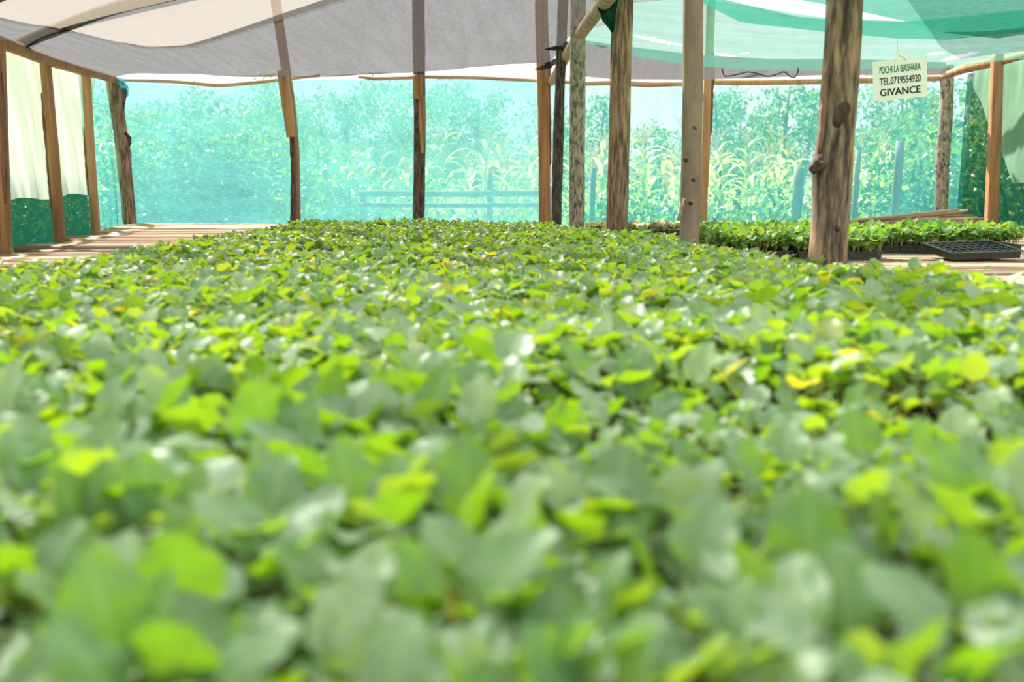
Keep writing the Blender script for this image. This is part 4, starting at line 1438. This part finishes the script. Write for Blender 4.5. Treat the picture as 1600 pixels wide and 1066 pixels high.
b_lo = make_bush(rt, 1.15, 0.75, 2600, 0.075, M['bush_leaf'])
b_hi = make_bush(rt, 1.8, 1.0, 4200, 0.085, M['bush_leaf'])
bush_spots = [
    (b_lo, 960, 9.4, 1.0, 'low bush behind the net between brown and smooth trunks'), (b_lo, 1150, 9.2, 1.0, 'low bush behind the net right past the pale hidden post'),
    (b_lo, 1250, 9.6, 1.0, 'low bush behind the net by the thick trunk'), (b_lo, 1380, 9.3, 1.05, 'low bush behind the net below the sign'), (b_lo, 1450, 9.5, 1.0, 'low bush behind the net by the grey corner trunk'),
    (b_lo, 1050, 9.8, 0.95, 'low bush behind the net hidden partly by the smooth trunk'), (b_hi, 1510, 9.2, 0.95, 'dark bush behind the side net next to the grey corner trunk'), (b_hi, 1590, 8.6, 0.95, 'dark bush behind the side net past the square post'),
    (b_hi, 1560, 10.8, 1.1, 'tall bush further back behind the side net'), (b_hi, 250, 10.6, 1.0, 'bush close behind the turquoise net by the corner trunk'), (b_hi, 340, 11.3, 1.1, 'bush behind the middle of the first turquoise bay'),
    (b_hi, 430, 10.8, 0.95, 'bush behind the turquoise net beside the spliced post'), (b_lo, 520, 10.2, 1.1, 'bright low bush just past the spliced post'), (b_lo, 590, 10.0, 1.0, 'bright low bush at the end of the rail fence'),
    (b_hi, 60, 9.0, 0.9, 'bush outside the tarp wall behind the dark net strip'), (b_hi, 150, 11, 0.9, 'bush outside the narrow blue-green panel'), (b_lo, 700, 9.3, 0.8, 'low bush behind the rail fence by the bark-covered post'), (b_lo, 800, 9.3, 0.8, 'low bush behind the rail fence by the plank post'),
    (b_hi, -60, 7.6, 0.8, 'bush outside the tarp wall near the timber post at the photo edge'),
]
seen = set()
for k, (src, px, d, sc, lab) in enumerate(bush_spots):
    loc = ((px - 800) / FPX * d, d, -0.08)
    if src.name in seen:
        o = copy_tree(src, loc, (0, 0, k * 1.1), sc)
    else:
        seen.add(src.name)
        o = src
        o.location, o.rotation_euler, o.scale = loc, (0, 0, k * 1.1), (sc,) * 3
    o['label'] = lab
    o['group'] = 'bushes around the shade house'

# rail fence beyond the middle bays
fr = empty('rail_fence', P(700, 400, 8.7) * 1.0, 'low rail fence seen through the net on both sides of the bark-covered post', 'fence')
fr.location.z = -0.08
for (py, r) in ((302, 0.028), (320, 0.022)):
    v, f = tube([P(560, py, 8.7), P(700, py + 1, 8.7), P(860, py, 8.7)], r, 14, 8, 0.08, 5, 0.3)
    build('rail', v, f, M['fence_wood'], fr)
for px in (566, 765, 856):
    a = P(px, 270 if px == 765 else 292, 8.75)
    v, f = tube([(a.x, 8.76, -0.08), (a.x, 8.76, a.z)], 0.03, 8, 8, 0.08, 5)
    build('fence_post', v, f, M['fence_wood'], fr)
for px, py, w_, lab in ((1247, 262, 0.045, 'short thick fence post behind the net beside the thick trunk'), (1405, 220, 0.040, 'tall fence post behind the net below the sign'), 
                        (1340, 235, 0.025, 'thin fence stake behind the net just past the thick trunk'), (925, 262, 0.025, 'fence stake behind the net between grey and brown trunks')):
    a = P(px, py, 8.6)
    v, f = tube([(a.x, 8.6, -0.08), (a.x + 0.01, 8.6, a.z)], w_, 10, 8, 0.08, 5)
    tag(build('fence_stake', v, f, M['fence_wood']), lab, 'post')

# bank of bare earth
def fn(u, v):
    x = 8.5 + 9 * u
    yy = 24 + 6 * v
    return Vector((x, yy, -0.1 + 2.3 * math.sin(math.pi * min(1, max(0, u))) * math.sin(math.pi * 0.5 * v) ** 0.8 + 0.15 * noise.noise(Vector((x, yy, 0)))))


vv, ff = sheet(fn, 30, 16)
tag(build('earth_bank', vv, ff, M['pink_earth']), kind='structure')

# shed outside the left corner
sh = empty('shed', ((165 - 800) / FPX * 13, 13.2, -0.08), 'small white slatted shed glimpsed through the blue-green panel', 'shed')
m = MB()
cx = sh.location.x
m.box((cx, 13.9, 0.62), (1.2, 1.2, 1.4))
m.build('wall', M['paint_white'], sh, False)
m = MB()
m.box((cx, 13.8, 1.40), (1.45, 1.6, 0.06), Matrix.Rotation(R(12), 3, 'X'))
m.build('roof', M['roof_sheet'], sh, False)
m = MB()
for k in range(7):
    m.box((cx, 13.285, 0.3 + k * 0.15), (1.2, 0.02, 0.11), Matrix.Rotation(R(14), 3, 'X'))
m.build('slats', M['paint_white'], sh, False)
